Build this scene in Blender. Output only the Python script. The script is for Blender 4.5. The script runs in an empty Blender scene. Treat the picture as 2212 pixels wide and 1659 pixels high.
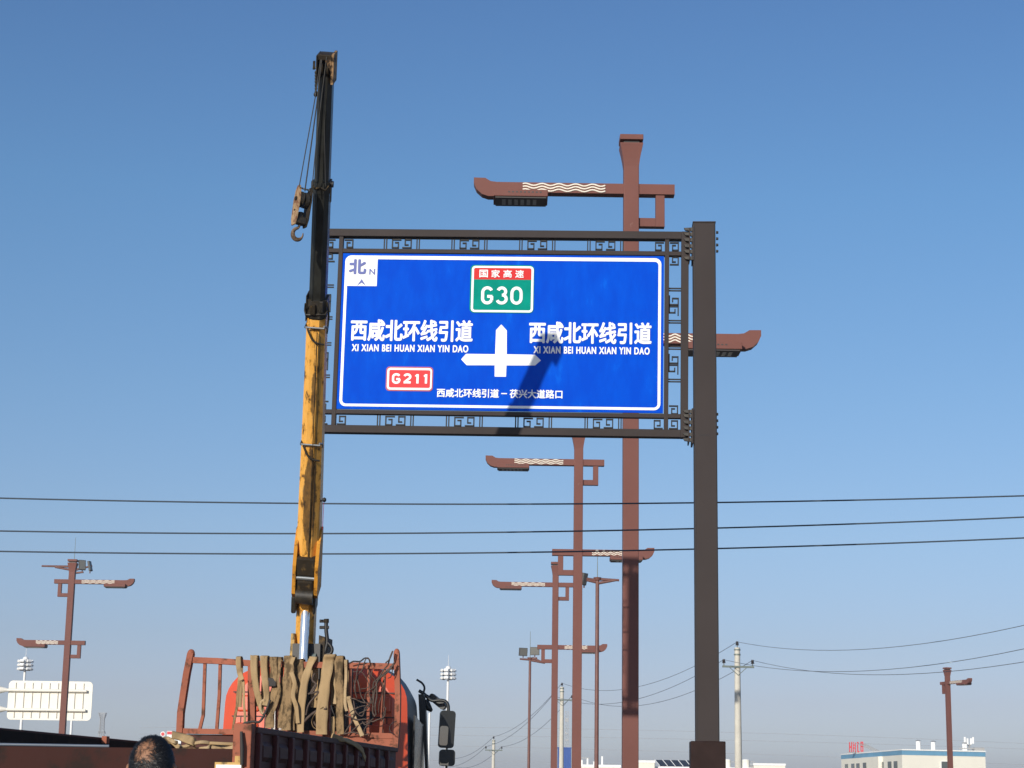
import bpy, bmesh, math, random
from mathutils import Vector, Matrix
random.seed(7)
R_ = math.radians
scene = bpy.context.scene
COL = scene.collection

# ------------------------------------------------------------------ camera, sky, sun
LENS = 67.0
FPX = LENS / 36 * 2212           # focal length in pixels of a 2212 px wide view
PITCH = math.atan(890 / FPX)
ROLL = 0.015
EYE = Vector((0, 0, 1.55))
CAMROT = Matrix.Rotation(math.pi / 2 + PITCH, 3, 'X') @ Matrix.Rotation(ROLL, 3, 'Z')
cam_data = bpy.data.cameras.new('camera')
cam = bpy.data.objects.new('camera', cam_data)
COL.objects.link(cam)
cam.matrix_world = Matrix.Translation(EYE) @ CAMROT.to_4x4()
cam_data.lens = LENS
cam_data.sensor_width = 36
cam_data.clip_start = 0.1
cam_data.clip_end = 8000
scene.camera = cam

SUN = Vector((-0.47, -1.0, 0.335)).normalized()      # direction towards the sun
SUN_ELEV = math.asin(SUN.z)
SUN_AZ = math.atan2(SUN.x, SUN.y)
world = bpy.data.worlds.new('World')
scene.world = world
world.use_nodes = True
wt = world.node_tree
bg = wt.nodes['Background']
sky = wt.nodes.new('ShaderNodeTexSky')
sky.sky_type = 'NISHITA'
sky.sun_disc = False
sky.sun_elevation = SUN_ELEV
sky.sun_rotation = SUN_AZ
sky.altitude = 400
sky.air_density = 1.0
sky.dust_density = 1.0
sky.ozone_density = 2.0
# colour of this day's air, from the horizon upwards (deeper blue overhead, grey mauve low down)
tcw = wt.nodes.new('ShaderNodeTexCoord')
spw = wt.nodes.new('ShaderNodeSeparateXYZ')
wt.links.new(tcw.outputs['Generated'], spw.inputs[0])
mrw = wt.nodes.new('ShaderNodeMapRange')
mrw.inputs['From Min'].default_value = 0.0
mrw.inputs['From Max'].default_value = 0.4
wt.links.new(spw.outputs['Z'], mrw.inputs['Value'])
rmp = wt.nodes.new('ShaderNodeValToRGB')
SKYC = [(0.0, (.73, .78, 1.20)), (.0257, (.765, .805, 1.18)), (.0486, (.727, .712, 1.0)), (.0793, (.712, .710, .925)), (.1309, (.749, .791, .952)),
        (.2031, (.710, .835, .990)), (.3043, (.646, .873, 1.055)), (.3979, (.582, .795, 1.03))]
while len(rmp.color_ramp.elements) < len(SKYC):
    rmp.color_ramp.elements.new(0.5)
for el, (zz_, cc_) in zip(rmp.color_ramp.elements, SKYC):
    el.position = zz_ / 0.4
    el.color = (*cc_, 1)
wt.links.new(mrw.outputs['Result'], rmp.inputs['Fac'])
mxw = wt.nodes.new('ShaderNodeMix')
mxw.data_type = 'RGBA'
mxw.blend_type = 'MULTIPLY'
mxw.inputs['Factor'].default_value = 1.0
wt.links.new(sky.outputs['Color'], mxw.inputs['A'])
wt.links.new(rmp.outputs['Color'], mxw.inputs['B'])
wt.links.new(mxw.outputs['Result'], bg.inputs['Color'])
bg.inputs['Strength'].default_value = 0.12
sun_data = bpy.data.lights.new('sun', 'SUN')
sun_data.energy = 4.2
sun_data.angle = R_(0.5)
sun_data.color = (1.0, 0.93, 0.82)
sun_ob = bpy.data.objects.new('sun', sun_data)
COL.objects.link(sun_ob)
sun_ob.rotation_euler = SUN.to_track_quat('Z', 'Y').to_euler()
sun_ob.location = (-20, -40, 40)

scene.view_settings.view_transform = 'Standard'
scene.view_settings.look = 'None'
scene.view_settings.exposure = 0.0
scene.view_settings.gamma = 1.0
scene.view_settings.use_curve_mapping = False
scene.cycles.volume_bounces = 1
scene.cycles.max_bounces = 8


def ray(px, py):
    return CAMROT @ Vector(((px - 1106) / FPX, -(py - 829.5) / FPX, -1))


def W(px, py, Y):
    """world point at depth Y that was measured at (px, py) in the photograph"""
    d = ray(px, py)
    return EYE + d * (Y / d.y)


# ------------------------------------------------------------------ materials
def mat(name, col, rough=0.5, metal=0.0, spec=0.5, var=0.0, scale=8.0, col2=None, bump=0.0, coat=0.0, thr=(0.35, 0.65), detail=6):
    m = bpy.data.materials.new(name)
    m.use_nodes = True
    nt = m.node_tree
    b = nt.nodes['Principled BSDF']
    b.inputs['Base Color'].default_value = (*col, 1)
    b.inputs['Roughness'].default_value = rough
    b.inputs['Metallic'].default_value = metal
    b.inputs['Specular IOR Level'].default_value = spec
    b.inputs['Coat Weight'].default_value = coat
    if var > 0 or col2:
        tc = nt.nodes.new('ShaderNodeTexCoord')
        n = nt.nodes.new('ShaderNodeTexNoise')
        n.inputs['Scale'].default_value = scale
        n.inputs['Detail'].default_value = detail
        n.inputs['Roughness'].default_value = 0.65
        nt.links.new(tc.outputs['Object'], n.inputs['Vector'])
        r = nt.nodes.new('ShaderNodeValToRGB')
        r.color_ramp.elements[0].position = thr[0]
        r.color_ramp.elements[1].position = thr[1]
        c2 = col2 if col2 else tuple(c * (1 - var) for c in col)
        r.color_ramp.elements[0].color = (*c2, 1)
        r.color_ramp.elements[1].color = (*col, 1)
        nt.links.new(n.outputs['Fac'], r.inputs['Fac'])
        nt.links.new(r.outputs['Color'], b.inputs['Base Color'])
        rr = nt.nodes.new('ShaderNodeMapRange')
        rr.inputs['To Min'].default_value = min(1, rough + 0.12)
        rr.inputs['To Max'].default_value = max(0.02, rough - 0.08)
        nt.links.new(n.outputs['Fac'], rr.inputs['Value'])
        nt.links.new(rr.outputs['Result'], b.inputs['Roughness'])
        if bump > 0:
            bp = nt.nodes.new('ShaderNodeBump')
            bp.inputs['Strength'].default_value = bump
            bp.inputs['Distance'].default_value = 0.01
            nt.links.new(n.outputs['Fac'], bp.inputs['Height'])
            nt.links.new(bp.outputs['Normal'], b.inputs['Normal'])
    return m


def mat_worn(name, base, rust, scale=9, amount=0.5, rough=0.55, streak=(1, 1, 1), bump=0.15, third=None):
    """paint with worn or rusty patches that have their own outline"""
    m = bpy.data.materials.new(name)
    m.use_nodes = True
    nt = m.node_tree
    b = nt.nodes['Principled BSDF']
    tc = nt.nodes.new('ShaderNodeTexCoord')
    mp = nt.nodes.new('ShaderNodeMapping')
    mp.inputs['Scale'].default_value = streak
    nt.links.new(tc.outputs['Object'], mp.inputs['Vector'])
    n1 = nt.nodes.new('ShaderNodeTexNoise')
    n1.inputs['Scale'].default_value = scale
    n1.inputs['Detail'].default_value = 9
    n1.inputs['Roughness'].default_value = 0.7
    nt.links.new(mp.outputs['Vector'], n1.inputs['Vector'])
    n2 = nt.nodes.new('ShaderNodeTexNoise')
    n2.inputs['Scale'].default_value = scale * 0.25
    n2.inputs['Detail'].default_value = 4
    nt.links.new(mp.outputs['Vector'], n2.inputs['Vector'])
    r1 = nt.nodes.new('ShaderNodeValToRGB')
    e = r1.color_ramp.elements
    e[0].position = amount - 0.05
    e[0].color = (*rust, 1)
    e[1].position = amount + 0.05
    e[1].color = (*base, 1)
    nt.links.new(n1.outputs['Fac'], r1.inputs['Fac'])
    mx = nt.nodes.new('ShaderNodeMix')
    mx.data_type = 'RGBA'
    mx.blend_type = 'MULTIPLY'
    mx.inputs['Factor'].default_value = 0.6
    r2 = nt.nodes.new('ShaderNodeValToRGB')
    r2.color_ramp.elements[0].position = 0.3
    r2.color_ramp.elements[0].color = (0.6, 0.55, 0.5, 1) if third is None else (*third, 1)
    r2.color_ramp.elements[1].position = 0.65
    r2.color_ramp.elements[1].color = (1.1, 1.08, 1.05, 1)
    nt.links.new(n2.outputs['Fac'], r2.inputs['Fac'])
    nt.links.new(r1.outputs['Color'], mx.inputs['A'])
    nt.links.new(r2.outputs['Color'], mx.inputs['B'])
    nt.links.new(mx.outputs['Result'], b.inputs['Base Color'])
    b.inputs['Roughness'].default_value = rough
    b.inputs['Specular IOR Level'].default_value = 0.10
    bp = nt.nodes.new('ShaderNodeBump')
    bp.inputs['Strength'].default_value = bump
    bp.inputs['Distance'].default_value = 0.01
    nt.links.new(n1.outputs['Fac'], bp.inputs['Height'])
    nt.links.new(bp.outputs['Normal'], b.inputs['Normal'])
    return m


def mat_boom():
    """yellow crane paint with a long smear of grease down the underside and chipped spots"""
    m = bpy.data.materials.new('crane_yellow_greased')
    m.use_nodes = True
    nt = m.node_tree
    L = nt.links.new
    b = nt.nodes['Principled BSDF']
    b.inputs['Roughness'].default_value = 0.45
    tc = nt.nodes.new('ShaderNodeTexCoord')
    sp = nt.nodes.new('ShaderNodeSeparateXYZ')
    L(tc.outputs['Object'], sp.inputs[0])

    def noise(scale, vec=(1, 1, 1), det=5):
        mp = nt.nodes.new('ShaderNodeMapping')
        mp.inputs['Scale'].default_value = vec
        L(tc.outputs['Object'], mp.inputs['Vector'])
        n = nt.nodes.new('ShaderNodeTexNoise')
        n.inputs['Scale'].default_value = scale
        n.inputs['Detail'].default_value = det
        n.inputs['Roughness'].default_value = 0.7
        L(mp.outputs['Vector'], n.inputs['Vector'])
        return n.outputs['Fac']

    def mathn(op, a, c=None, d=None):
        n = nt.nodes.new('ShaderNodeMath')
        n.operation = op
        for i, v in enumerate((a, c, d)):
            if v is None:
                continue
            if isinstance(v, (int, float)):
                n.inputs[i].default_value = v
            else:
                L(v, n.inputs[i])
        return n.outputs[0]
    wob = mathn('MULTIPLY_ADD', noise(2.2, (0.2, 0.2, 1), 6), 0.10, -0.05)
    edge = mathn('MULTIPLY_ADD', noise(30, (1, 1, 0.35), 6), 0.05, -0.025)
    xc = mathn('ADD', mathn('ADD', sp.outputs['X'], wob), edge)
    # half width of the smear swells and shrinks along the boom
    prof = nt.nodes.new('ShaderNodeValToRGB')
    P_ = [(0, 0), (1.15, .0), (1.35, .02), (1.6, .075), (2.0, .105), (2.35, .075), (2.6, .008), (2.85, .012), (3.1, .04), (3.3, .045), (3.5, .015), (4.1, .004)]
    while len(prof.color_ramp.elements) < len(P_):
        prof.color_ramp.elements.new(.5)
    for el, (zz_, h_) in zip(prof.color_ramp.elements, P_):
        el.position = zz_ / 4.1
        el.color = (h_, h_, h_, 1)
    L(mathn('DIVIDE', sp.outputs['Z'], 4.1), prof.inputs['Fac'])
    half = mathn('ADD', prof.outputs['Color'], mathn('MULTIPLY_ADD', noise(3.5, (0.3, 0.3, 1), 5), 0.08, -0.046))
    dist = mathn('ABSOLUTE', mathn('SUBTRACT', xc, 0.012))
    sm = nt.nodes.new('ShaderNodeMapRange')
    sm.interpolation_type = 'SMOOTHSTEP'
    L(mathn('SUBTRACT', half, dist), sm.inputs['Value'])
    sm.inputs['From Min'].default_value = -0.008
    sm.inputs['From Max'].default_value = 0.014
    smear = mathn('MULTIPLY', sm.outputs['Result'], mathn('MULTIPLY_ADD', noise(22, (1, 1, .5), 6), .55, .55))
    r = nt.nodes.new('ShaderNodeValToRGB')
    r.color_ramp.elements[0].position = 0.36
    r.color_ramp.elements[0].color = (0.10, 0.045, 0.012, 1)
    r.color_ramp.elements[1].position = 0.46
    r.color_ramp.elements[1].color = (0.84, 0.41, 0.070, 1)
    ex = r.color_ramp.elements.new(0.7)
    ex.color = (0.90, 0.49, 0.12, 1)
    L(noise(11, (1, 1, 0.6), 9), r.inputs['Fac'])
    mx = nt.nodes.new('ShaderNodeMix')
    mx.data_type = 'RGBA'
    L(smear, mx.inputs['Factor'])
    L(r.outputs['Color'], mx.inputs['A'])
    mx.inputs['B'].default_value = (0.045, 0.032, 0.020, 1)
    L(mx.outputs['Result'], b.inputs['Base Color'])
    return m


def mat_panel():
    """blue retroreflective sheeting with faint smudges"""
    m = bpy.data.materials.new('sign_blue_sheeting')
    m.use_nodes = True
    nt = m.node_tree
    L = nt.links.new
    b = nt.nodes['Principled BSDF']
    b.inputs['Roughness'].default_value = 0.5
    b.inputs['Specular IOR Level'].default_value = 0.02
    tc = nt.nodes.new('ShaderNodeTexCoord')
    mp = nt.nodes.new('ShaderNodeMapping')
    mp.inputs['Rotation'].default_value = (0, R_(24), 0)
    mp.inputs['Scale'].default_value = (2.6, 1, 0.9)
    L(tc.outputs['Object'], mp.inputs['Vector'])
    n = nt.nodes.new('ShaderNodeTexNoise')
    n.inputs['Scale'].default_value = 2.2
    n.inputs['Detail'].default_value = 7
    n.inputs['Roughness'].default_value = 0.62
    L(mp.outputs['Vector'], n.inputs['Vector'])
    r = nt.nodes.new('ShaderNodeValToRGB')
    e = r.color_ramp.elements
    e[0].position = 0.4
    e[0].color = (0.0, 0.062, 0.55, 1)
    e[1].position = 0.62
    e[1].color = (0.0, 0.078, 0.60, 1)
    e2 = e.new(0.76)
    e2.color = (0.002, 0.125, 0.68, 1)
    L(n.outputs['Fac'], r.inputs['Fac'])
    L(r.outputs['Color'], b.inputs['Base Color'])
    return m


M = {}
M['sign_frame'] = mat_worn('dark_brown_steel', (0.045, 0.037, 0.036), (0.11, 0.09, 0.082), 6, 0.275, 0.55, (1, 1, .6), 0.04, (.82, .80, .78))
M['fret'] = mat('dark_fret_steel', (0.020, 0.022, 0.026), 0.55, spec=0.25)
M['sleeve'] = mat('darker_brown_steel', (0.027, 0.014, 0.012), 0.55, spec=0.12, var=0.2, scale=6)
M['lamp'] = mat_worn('red_brown_paint', (0.176, 0.076, 0.063), (0.31, 0.19, 0.165), 5, 0.275, 0.5, (1, 1, .5), 0.03, (.84, .82, .80))
M['lamp_dark'] = mat('dark_lamp_underside', (0.035, 0.030, 0.028), 0.5)
M['led'] = mat('lamp_glass_cells', (0.45, 0.47, 0.44), 0.2, var=0.3, scale=20)
M['wave'] = mat('cream_wave_trim', (0.86, 0.80, 0.68), 0.4)
M['blue'] = mat_panel()
M['white'] = mat('sign_white_sheeting', (0.84, 0.85, 0.85), 0.4)
M['whitew'] = mat('sign_white_tile', (0.80, 0.82, 0.83), 0.4, var=0.06, scale=4)
M['green'] = mat('sign_green_sheeting', (0.0, 0.285, 0.215), 0.5, spec=0.03, var=0.2, scale=5)
M['red'] = mat('sign_red_sheeting', (0.62, 0.030, 0.030), 0.5, spec=0.1)
M['red2'] = mat('sign_red_badge', (0.70, 0.055, 0.060), 0.5, spec=0.1)
M['redrim'] = mat('sign_red_rim', (0.40, 0.02, 0.06), 0.42)
M['bluetext'] = mat('sign_blue_letters', (0.015, 0.045, 0.30), 0.42)
M['boom_y'] = mat_boom()
M['yellow'] = mat_worn('crane_yellow', (0.62, 0.28, 0.035), (0.16, 0.075, 0.02), 9, 0.42, 0.5)
M['palecast'] = mat_worn('pale_yellow_bracket', (0.55, 0.36, 0.13), (0.12, 0.09, 0.05), 9, 0.42, 0.6)
M['boom_k'] = mat('greased_black_steel', (0.030, 0.031, 0.026), 0.38, var=0.5, scale=7, col2=(0.012, 0.012, 0.010), bump=0.15)
M['black'] = mat('black_grease', (0.014, 0.013, 0.011), 0.5, var=0.5, scale=14, col2=(0.045, 0.035, 0.022), bump=0.3)
M['casting'] = mat_worn('oily_casting', (0.035, 0.028, 0.020), (0.13, 0.085, 0.035), 12, 0.40, 0.55)
M['head_rust'] = mat_worn('flaked_boom_head', (0.40, 0.25, 0.13), (0.05, 0.035, 0.025), 11, 0.5, 0.7)
M['chrome'] = mat('chromed_rod', (0.82, 0.84, 0.87), 0.16, metal=0.75)
M['steelpin'] = mat('grey_steel', (0.30, 0.32, 0.33), 0.35, metal=0.6)
M['rope'] = mat('wire_rope', (0.06, 0.058, 0.055), 0.5)
M['cheek'] = mat_worn('rusted_cheek_plate', (0.38, 0.26, 0.15), (0.19, 0.09, 0.055), 7, 0.48, 0.75)
M['hook'] = mat_worn('forged_hook', (0.23, 0.16, 0.11), (0.10, 0.07, 0.05), 14, 0.5, 0.5)
M['rubber'] = mat('black_rubber', (0.012, 0.012, 0.013), 0.5)
M['cab'] = mat('cab_red_paint', (0.66, 0.086, 0.030), 0.35, coat=0.4, var=0.12, scale=3)
M['cabseam'] = mat('cab_seam', (0.05, 0.012, 0.010), 0.6)
M['cabgrey'] = mat('grey_cab_side', (0.075, 0.072, 0.076), 0.45, spec=0.3)
M['glass'] = mat('dark_glass', (0.015, 0.016, 0.018), 0.25, spec=0.3)
M['pane'] = mat('sky_lit_glass', (0.30, 0.34, 0.38), 0.08, metal=0.85)
M['mirror'] = mat('mirror_glass', (0.20, 0.22, 0.23), 0.04, metal=1.0)
M['plastic'] = mat('black_plastic', (0.015, 0.017, 0.018), 0.42)
M['rack'] = mat_worn('faded_red_rack', (0.34, 0.115, 0.070), (0.11, 0.05, 0.03), 8, 0.42, 0.6)
M['maroon'] = mat_worn('maroon_bed_paint', (0.100, 0.042, 0.036), (0.045, 0.028, 0.022), 5, 0.40, 0.6)
M['maroon_rib'] = mat_worn('maroon_rib_paint', (0.115, 0.030, 0.028), (0.05, 0.025, 0.02), 6, 0.38, 0.55)
M['tail'] = mat_worn('dark_tailgate', (0.043, 0.0125, 0.0095), (0.022, 0.011, 0.009), 3, 0.45, 0.6)  # deeper tone than the other bed panels, all over
M['sidein'] = mat_worn('dark_boards_and_shade', (0.018, 0.014, 0.012), (0.032, 0.022, 0.018), 6, 0.45, 0.8)  # near-black; on the left dropside's inner face the shade is in this colour
M['zinc'] = mat('galvanised_edge_sky_tint', (0.10, 0.125, 0.165), 0.4, spec=0.3)  # bluish sky reflection put into the base colour of the rail
M['web'] = mat_worn('khaki_webbing', (0.40, 0.285, 0.155), (0.25, 0.17, 0.09), 14, 0.36, 0.9, (1, 1, .45), 0.3)
M['web2'] = mat_worn('pale_webbing', (0.46, 0.34, 0.20), (0.28, 0.20, 0.11), 10, 0.38, 0.9, (1, 1, 1), 0.4)
M['mudweb'] = mat_worn('mud_caked_webbing', (0.30, 0.205, 0.11), (0.12, 0.085, 0.048), 13, 0.47, 0.95, (1, 1, 0.5), 0.9)
M['cable'] = mat('weathered_cable', (0.10, 0.068, 0.052), 0.75, var=0.5, scale=18)
M['darkcable'] = mat('dark_cable', (0.028, 0.024, 0.022), 0.7)
M['concrete'] = mat('pole_concrete', (0.60, 0.57, 0.49), 0.85, var=0.15, scale=3)
M['galv'] = mat('green_grey_steel', (0.17, 0.20, 0.18), 0.5)
M['insul'] = mat('brown_insulator', (0.03, 0.024, 0.022), 0.3)
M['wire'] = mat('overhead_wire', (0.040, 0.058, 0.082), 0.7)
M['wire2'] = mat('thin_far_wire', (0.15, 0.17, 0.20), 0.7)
M['mast'] = mat('mast_brown_paint', (0.17, 0.070, 0.055), 0.5, var=0.2, scale=4)
M['flood'] = mat('floodlight_housing', (0.07, 0.07, 0.068), 0.5)
M['floodglass'] = mat('floodlight_glass', (0.17, 0.17, 0.155), 0.2)
M['wpole'] = mat('white_pole_paint', (0.80, 0.80, 0.78), 0.45)
M['cream'] = mat('cream_sign_back', (0.83, 0.80, 0.71), 0.5, var=0.06, scale=2)
M['creamrib'] = mat('cream_rib', (0.60, 0.56, 0.48), 0.6)
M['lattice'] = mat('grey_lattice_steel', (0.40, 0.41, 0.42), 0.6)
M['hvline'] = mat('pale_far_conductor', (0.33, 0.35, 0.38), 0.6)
M['wall'] = mat('cream_plaster', (0.82, 0.79, 0.68), 0.8, var=0.05, scale=0.6)
M['wallw'] = mat('white_parapet', (0.85, 0.85, 0.82), 0.7)
M['band'] = mat('blue_wall_band', (0.15, 0.35, 0.52), 0.7, var=0.15, scale=0.8)
M['winglass'] = mat('window_glass', (0.10, 0.12, 0.12), 0.12)
M['solar'] = mat('solar_cells', (0.025, 0.035, 0.055), 0.2)
M['redletter'] = mat('red_roof_letters', (0.62, 0.035, 0.045), 0.5)
M['steelgrey'] = mat('roof_steel', (0.36, 0.36, 0.35), 0.5)
M['bluemetal'] = mat('blue_cladding', (0.02, 0.085, 0.34), 0.5, var=0.15, scale=2)
M['asphalt'] = mat('asphalt', (0.05, 0.05, 0.052), 0.9, var=0.3, scale=3)
M['soil'] = mat('dry_soil', (0.20, 0.165, 0.12), 0.95, var=0.4, scale=0.4)
M['paint'] = mat('road_paint', (0.75, 0.75, 0.72), 0.7)
M['skin'] = mat('skin', (0.36, 0.18, 0.10), 0.55, spec=0.3, var=0.35, scale=26)
M['hair'] = mat('black_hair', (0.010, 0.010, 0.011), 0.5)
M['cloth'] = mat('dark_jacket', (0.03, 0.035, 0.05), 0.9, var=0.3, scale=30)
M['trouser'] = mat('dark_trousers', (0.03, 0.03, 0.032), 0.9)


# ------------------------------------------------------------------ mesh helpers
class MB:
    def __init__(self):
        self.v, self.f, self.mi, self.sm = [], [], [], []
        self.mats = []

    def idx(self, m):
        if m not in self.mats:
            self.mats.append(m)
        return self.mats.index(m)

    def add(self, verts, faces, m, smooth=False):
        o = len(self.v)
        self.v += [tuple(p) for p in verts]
        k = self.idx(m)
        for f in faces:
            self.f.append([o + i for i in f])
            self.mi.append(k)
            self.sm.append(smooth)
        return self

    def box(self, a, b, m, mtx=None, bev=0.0):
        x0, y0, z0 = [min(a[i], b[i]) for i in range(3)]
        x1, y1, z1 = [max(a[i], b[i]) for i in range(3)]
        if bev <= 0:
            vs = [Vector(p) for p in ((x0, y0, z0), (x1, y0, z0), (x1, y1, z0), (x0, y1, z0), (x0, y0, z1), (x1, y0, z1), (x1, y1, z1), (x0, y1, z1))]
            fs = [(0, 3, 2, 1), (4, 5, 6, 7), (0, 1, 5, 4), (1, 2, 6, 5), (2, 3, 7, 6), (3, 0, 4, 7)]
        else:
            bm = bmesh.new()
            bmesh.ops.create_cube(bm, size=1)
            for v in bm.verts:
                v.co = Vector(((x0 + x1) / 2 + v.co.x * (x1 - x0), (y0 + y1) / 2 + v.co.y * (y1 - y0), (z0 + z1) / 2 + v.co.z * (z1 - z0)))
            bmesh.ops.bevel(bm, geom=list(bm.edges), offset=bev, segments=2, affect='EDGES', profile=0.5)
            bm.verts.index_update()
            vs = [v.co.copy() for v in bm.verts]
            fs = [[v.index for v in f.verts] for f in bm.faces]
            bm.free()
        if mtx:
            vs = [mtx @ p for p in vs]
        return self.add(vs, fs, m)

    def prism(self, outline, y0, y1, m, mtx=None):
        """outline in x,z extruded along y"""
        n = len(outline)
        vs = [Vector((x, y0, z)) for x, z in outline] + [Vector((x, y1, z)) for x, z in outline]
        area = sum(outline[i][0] * outline[(i + 1) % n][1] - outline[(i + 1) % n][0] * outline[i][1] for i in range(n))
        fs = [list(range(n)), list(range(2 * n - 1, n - 1, -1))]
        for i in range(n):
            j = (i + 1) % n
            fs.append([j, i, n + i, n + j])
        if (area < 0) == (y1 > y0):
            fs = [f[::-1] for f in fs]
        if mtx:
            vs = [mtx @ p for p in vs]
        return self.add(vs, fs, m)

    def loft(self, rings, m, caps=True, smooth=False):
        n = len(rings[0])
        vs = [p for r in rings for p in r]
        fs = []
        for k in range(len(rings) - 1):
            for i in range(n):
                j = (i + 1) % n
                fs.append([k * n + i, k * n + j, (k + 1) * n + j, (k + 1) * n + i])
        self.add(vs, fs, m, smooth)
        if caps:
            self.add(rings[0], [list(range(n))[::-1]], m)
            self.add(rings[-1], [list(range(n))], m)
        return self

    def tube(self, pts, rad, m, n=8, caps=True):
        pts = [Vector(p) for p in pts]
        if not isinstance(rad, (list, tuple)):
            rad = [rad] * len(pts)
        rings = []
        prev = None
        for i, p in enumerate(pts):
            t = (pts[min(i + 1, len(pts) - 1)] - pts[max(i - 1, 0)])
            if t.length < 1e-9:
                t = Vector((0, 0, 1))
            t.normalize()
            if prev is None:
                prev = t.orthogonal().normalized()
            u = prev - t * prev.dot(t)
            if u.length < 1e-6:
                u = t.orthogonal()
            u.normalize()
            prev = u
            w = t.cross(u)
            rings.append([p + (u * math.cos(2 * math.pi * k / n) + w * math.sin(2 * math.pi * k / n)) * rad[i] for k in range(n)])
        return self.loft(rings, m, caps, True)

    def ribbon(self, pts, dirs, widths, th, m, cup=0.05):
        """a webbing band: centre points, width directions, widths, thickness; slightly cupped across"""
        pts = [Vector(p) for p in pts]
        n = len(pts)
        if not isinstance(widths, (list, tuple)):
            widths = [widths] * n
        rings = []
        K = 5
        for i, p in enumerate(pts):
            t = (pts[min(i + 1, n - 1)] - pts[max(i - 1, 0)]).normalized()
            d = Vector(dirs[i] if isinstance(dirs, list) else dirs)
            d = (d - t * d.dot(t)).normalized()
            nn = t.cross(d).normalized()
            c = cup * math.sin(i * .37 + n) * widths[i]
            row = []
            for k in range(K):
                u = k / (K - 1) * 2 - 1
                row.append(p + d * (u * widths[i] / 2) + nn * (c * (1 - u * u) + .12 * c * math.sin(3 * u + i * .5)))
            rings.append([q - nn * th / 2 for q in row] + [q + nn * th / 2 for q in row[::-1]])
        return self.loft(rings, m, True, True)

    def cyl(self, a, b, r0, r1, m, n=20):
        return self.tube([a, b], [r0, r1], m, n)

    def ball(self, c, r, m, sx=1, sy=1, sz=1, n=12, half=False):
        rings = []
        c = Vector(c)
        lo = 0 if half else -n // 2
        for i in range(lo, n // 2 + 1):
            a = math.pi * i / n
            rr = max(1e-4, math.cos(a)) * r
            rings.append([c + Vector((rr * math.cos(2 * math.pi * k / (2 * n)) * sx, rr * math.sin(2 * math.pi * k / (2 * n)) * sy, math.sin(a) * r * sz)) for k in range(2 * n)])
        return self.loft(rings, m, True, True)

    def build(self, name, parent=None, loc=None, auto=True):
        me = bpy.data.meshes.new(name)
        me.from_pydata(self.v, [], self.f)
        for m in self.mats:
            me.materials.append(M[m] if isinstance(m, str) else m)
        me.polygons.foreach_set('material_index', self.mi)
        me.polygons.foreach_set('use_smooth', self.sm)
        me.update()
        o = bpy.data.objects.new(name, me)
        COL.objects.link(o)
        if parent:
            o.parent = parent
        if loc is not None:
            o.location = loc
        return o


def tag(o, label=None, cat=None, group=None, kind=None):
    if label: o['label'] = label
    if cat: o['category'] = cat
    if group: o['group'] = group
    if kind: o['kind'] = kind
    return o


def thing(name, label, cat, loc=(0, 0, 0), rz=0, group=None):
    o = bpy.data.objects.new(name, None)
    o.empty_display_size = 0.3
    COL.objects.link(o)
    o.location = loc
    o.rotation_euler = (0, 0, rz)
    return tag(o, label, cat, group)


def copy_tree(o, parent=None):
    c = o.copy()
    COL.objects.link(c)
    if parent:
        c.parent = parent
    for ch in list(o.children):
        copy_tree(ch, c)
    return c


def free_mesh(mb, name, label, cat, group=None):
    """a one-mesh thing built in world coordinates: origin moved to its lowest point"""
    lo = min(mb.v, key=lambda p: p[2])
    mb.v = [(p[0] - lo[0], p[1] - lo[1], p[2] - lo[2]) for p in mb.v]
    return tag(mb.build(name, None, lo), label, cat, group)


def spline(pts, k=6):
    """Catmull-Rom through the points"""
    P = [Vector(p) for p in pts]
    if len(P) < 3:
        return P
    P = [P[0] * 2 - P[1]] + P + [P[-1] * 2 - P[-2]]
    out = []
    for i in range(1, len(P) - 2):
        p0, p1, p2, p3 = P[i - 1:i + 3]
        for j in range(k):
            t = j / k
            out.append(0.5 * ((2 * p1) + (p2 - p0) * t + (2 * p0 - 5 * p1 + 4 * p2 - p3) * t * t + (3 * p1 - p0 - 3 * p2 + p3) * t ** 3))
    out.append(P[-2])
    return out


def text_geo(body, offset=0.0, spacing=1.0):
    c = bpy.data.curves.new('lettering', 'FONT')
    c.body = body
    c.offset = offset
    c.space_character = spacing
    c.resolution_u = 6
    o = bpy.data.objects.new('lettering', c)
    COL.objects.link(o)
    dg = bpy.context.evaluated_depsgraph_get()
    ev = o.evaluated_get(dg)
    me = ev.to_mesh()
    vs = [v.co.copy() for v in me.vertices]
    fs = [list(p.vertices) for p in me.polygons]
    ev.to_mesh_clear()
    bpy.data.objects.remove(o)
    bpy.data.curves.remove(c)
    return vs, fs


def put_text(mb, body, x0, z1, x1, z0, y, m, offset=0.0, spacing=1.0):
    """text fitted into the box x0..x1, z0..z1 on a plane facing -y"""
    vs, fs = text_geo(body, 0.0, spacing)
    ax, bx = min(v.x for v in vs), max(v.x for v in vs)
    ay, by = min(v.y for v in vs), max(v.y for v in vs)
    bold = offset
    x0, x1, z0, z1 = x0 + bold, x1 - bold, z0 + bold, z1 - bold
    out = [(x0 + (v.x - ax) / (bx - ax) * (x1 - x0), y, z0 + (v.y - ay) / (by - ay) * (z1 - z0)) for v in vs]
    # make faces look towards -y
    good = []
    for f in fs:
        a, b, c = [Vector(out[i]) for i in f[:3]]
        good.append(f if (b - a).cross(c - a).y < 0 else f[::-1])
    for k in range(9 if bold > 0 else 1):
        a = 2 * math.pi * k / 8
        dx, dz = (bold * math.cos(a), bold * math.sin(a)) if k < 8 and bold > 0 else (0, 0)
        mb.add([(p[0] + dx, p[1] - .0004 * k, p[2] + dz) for p in out], good, m)


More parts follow.
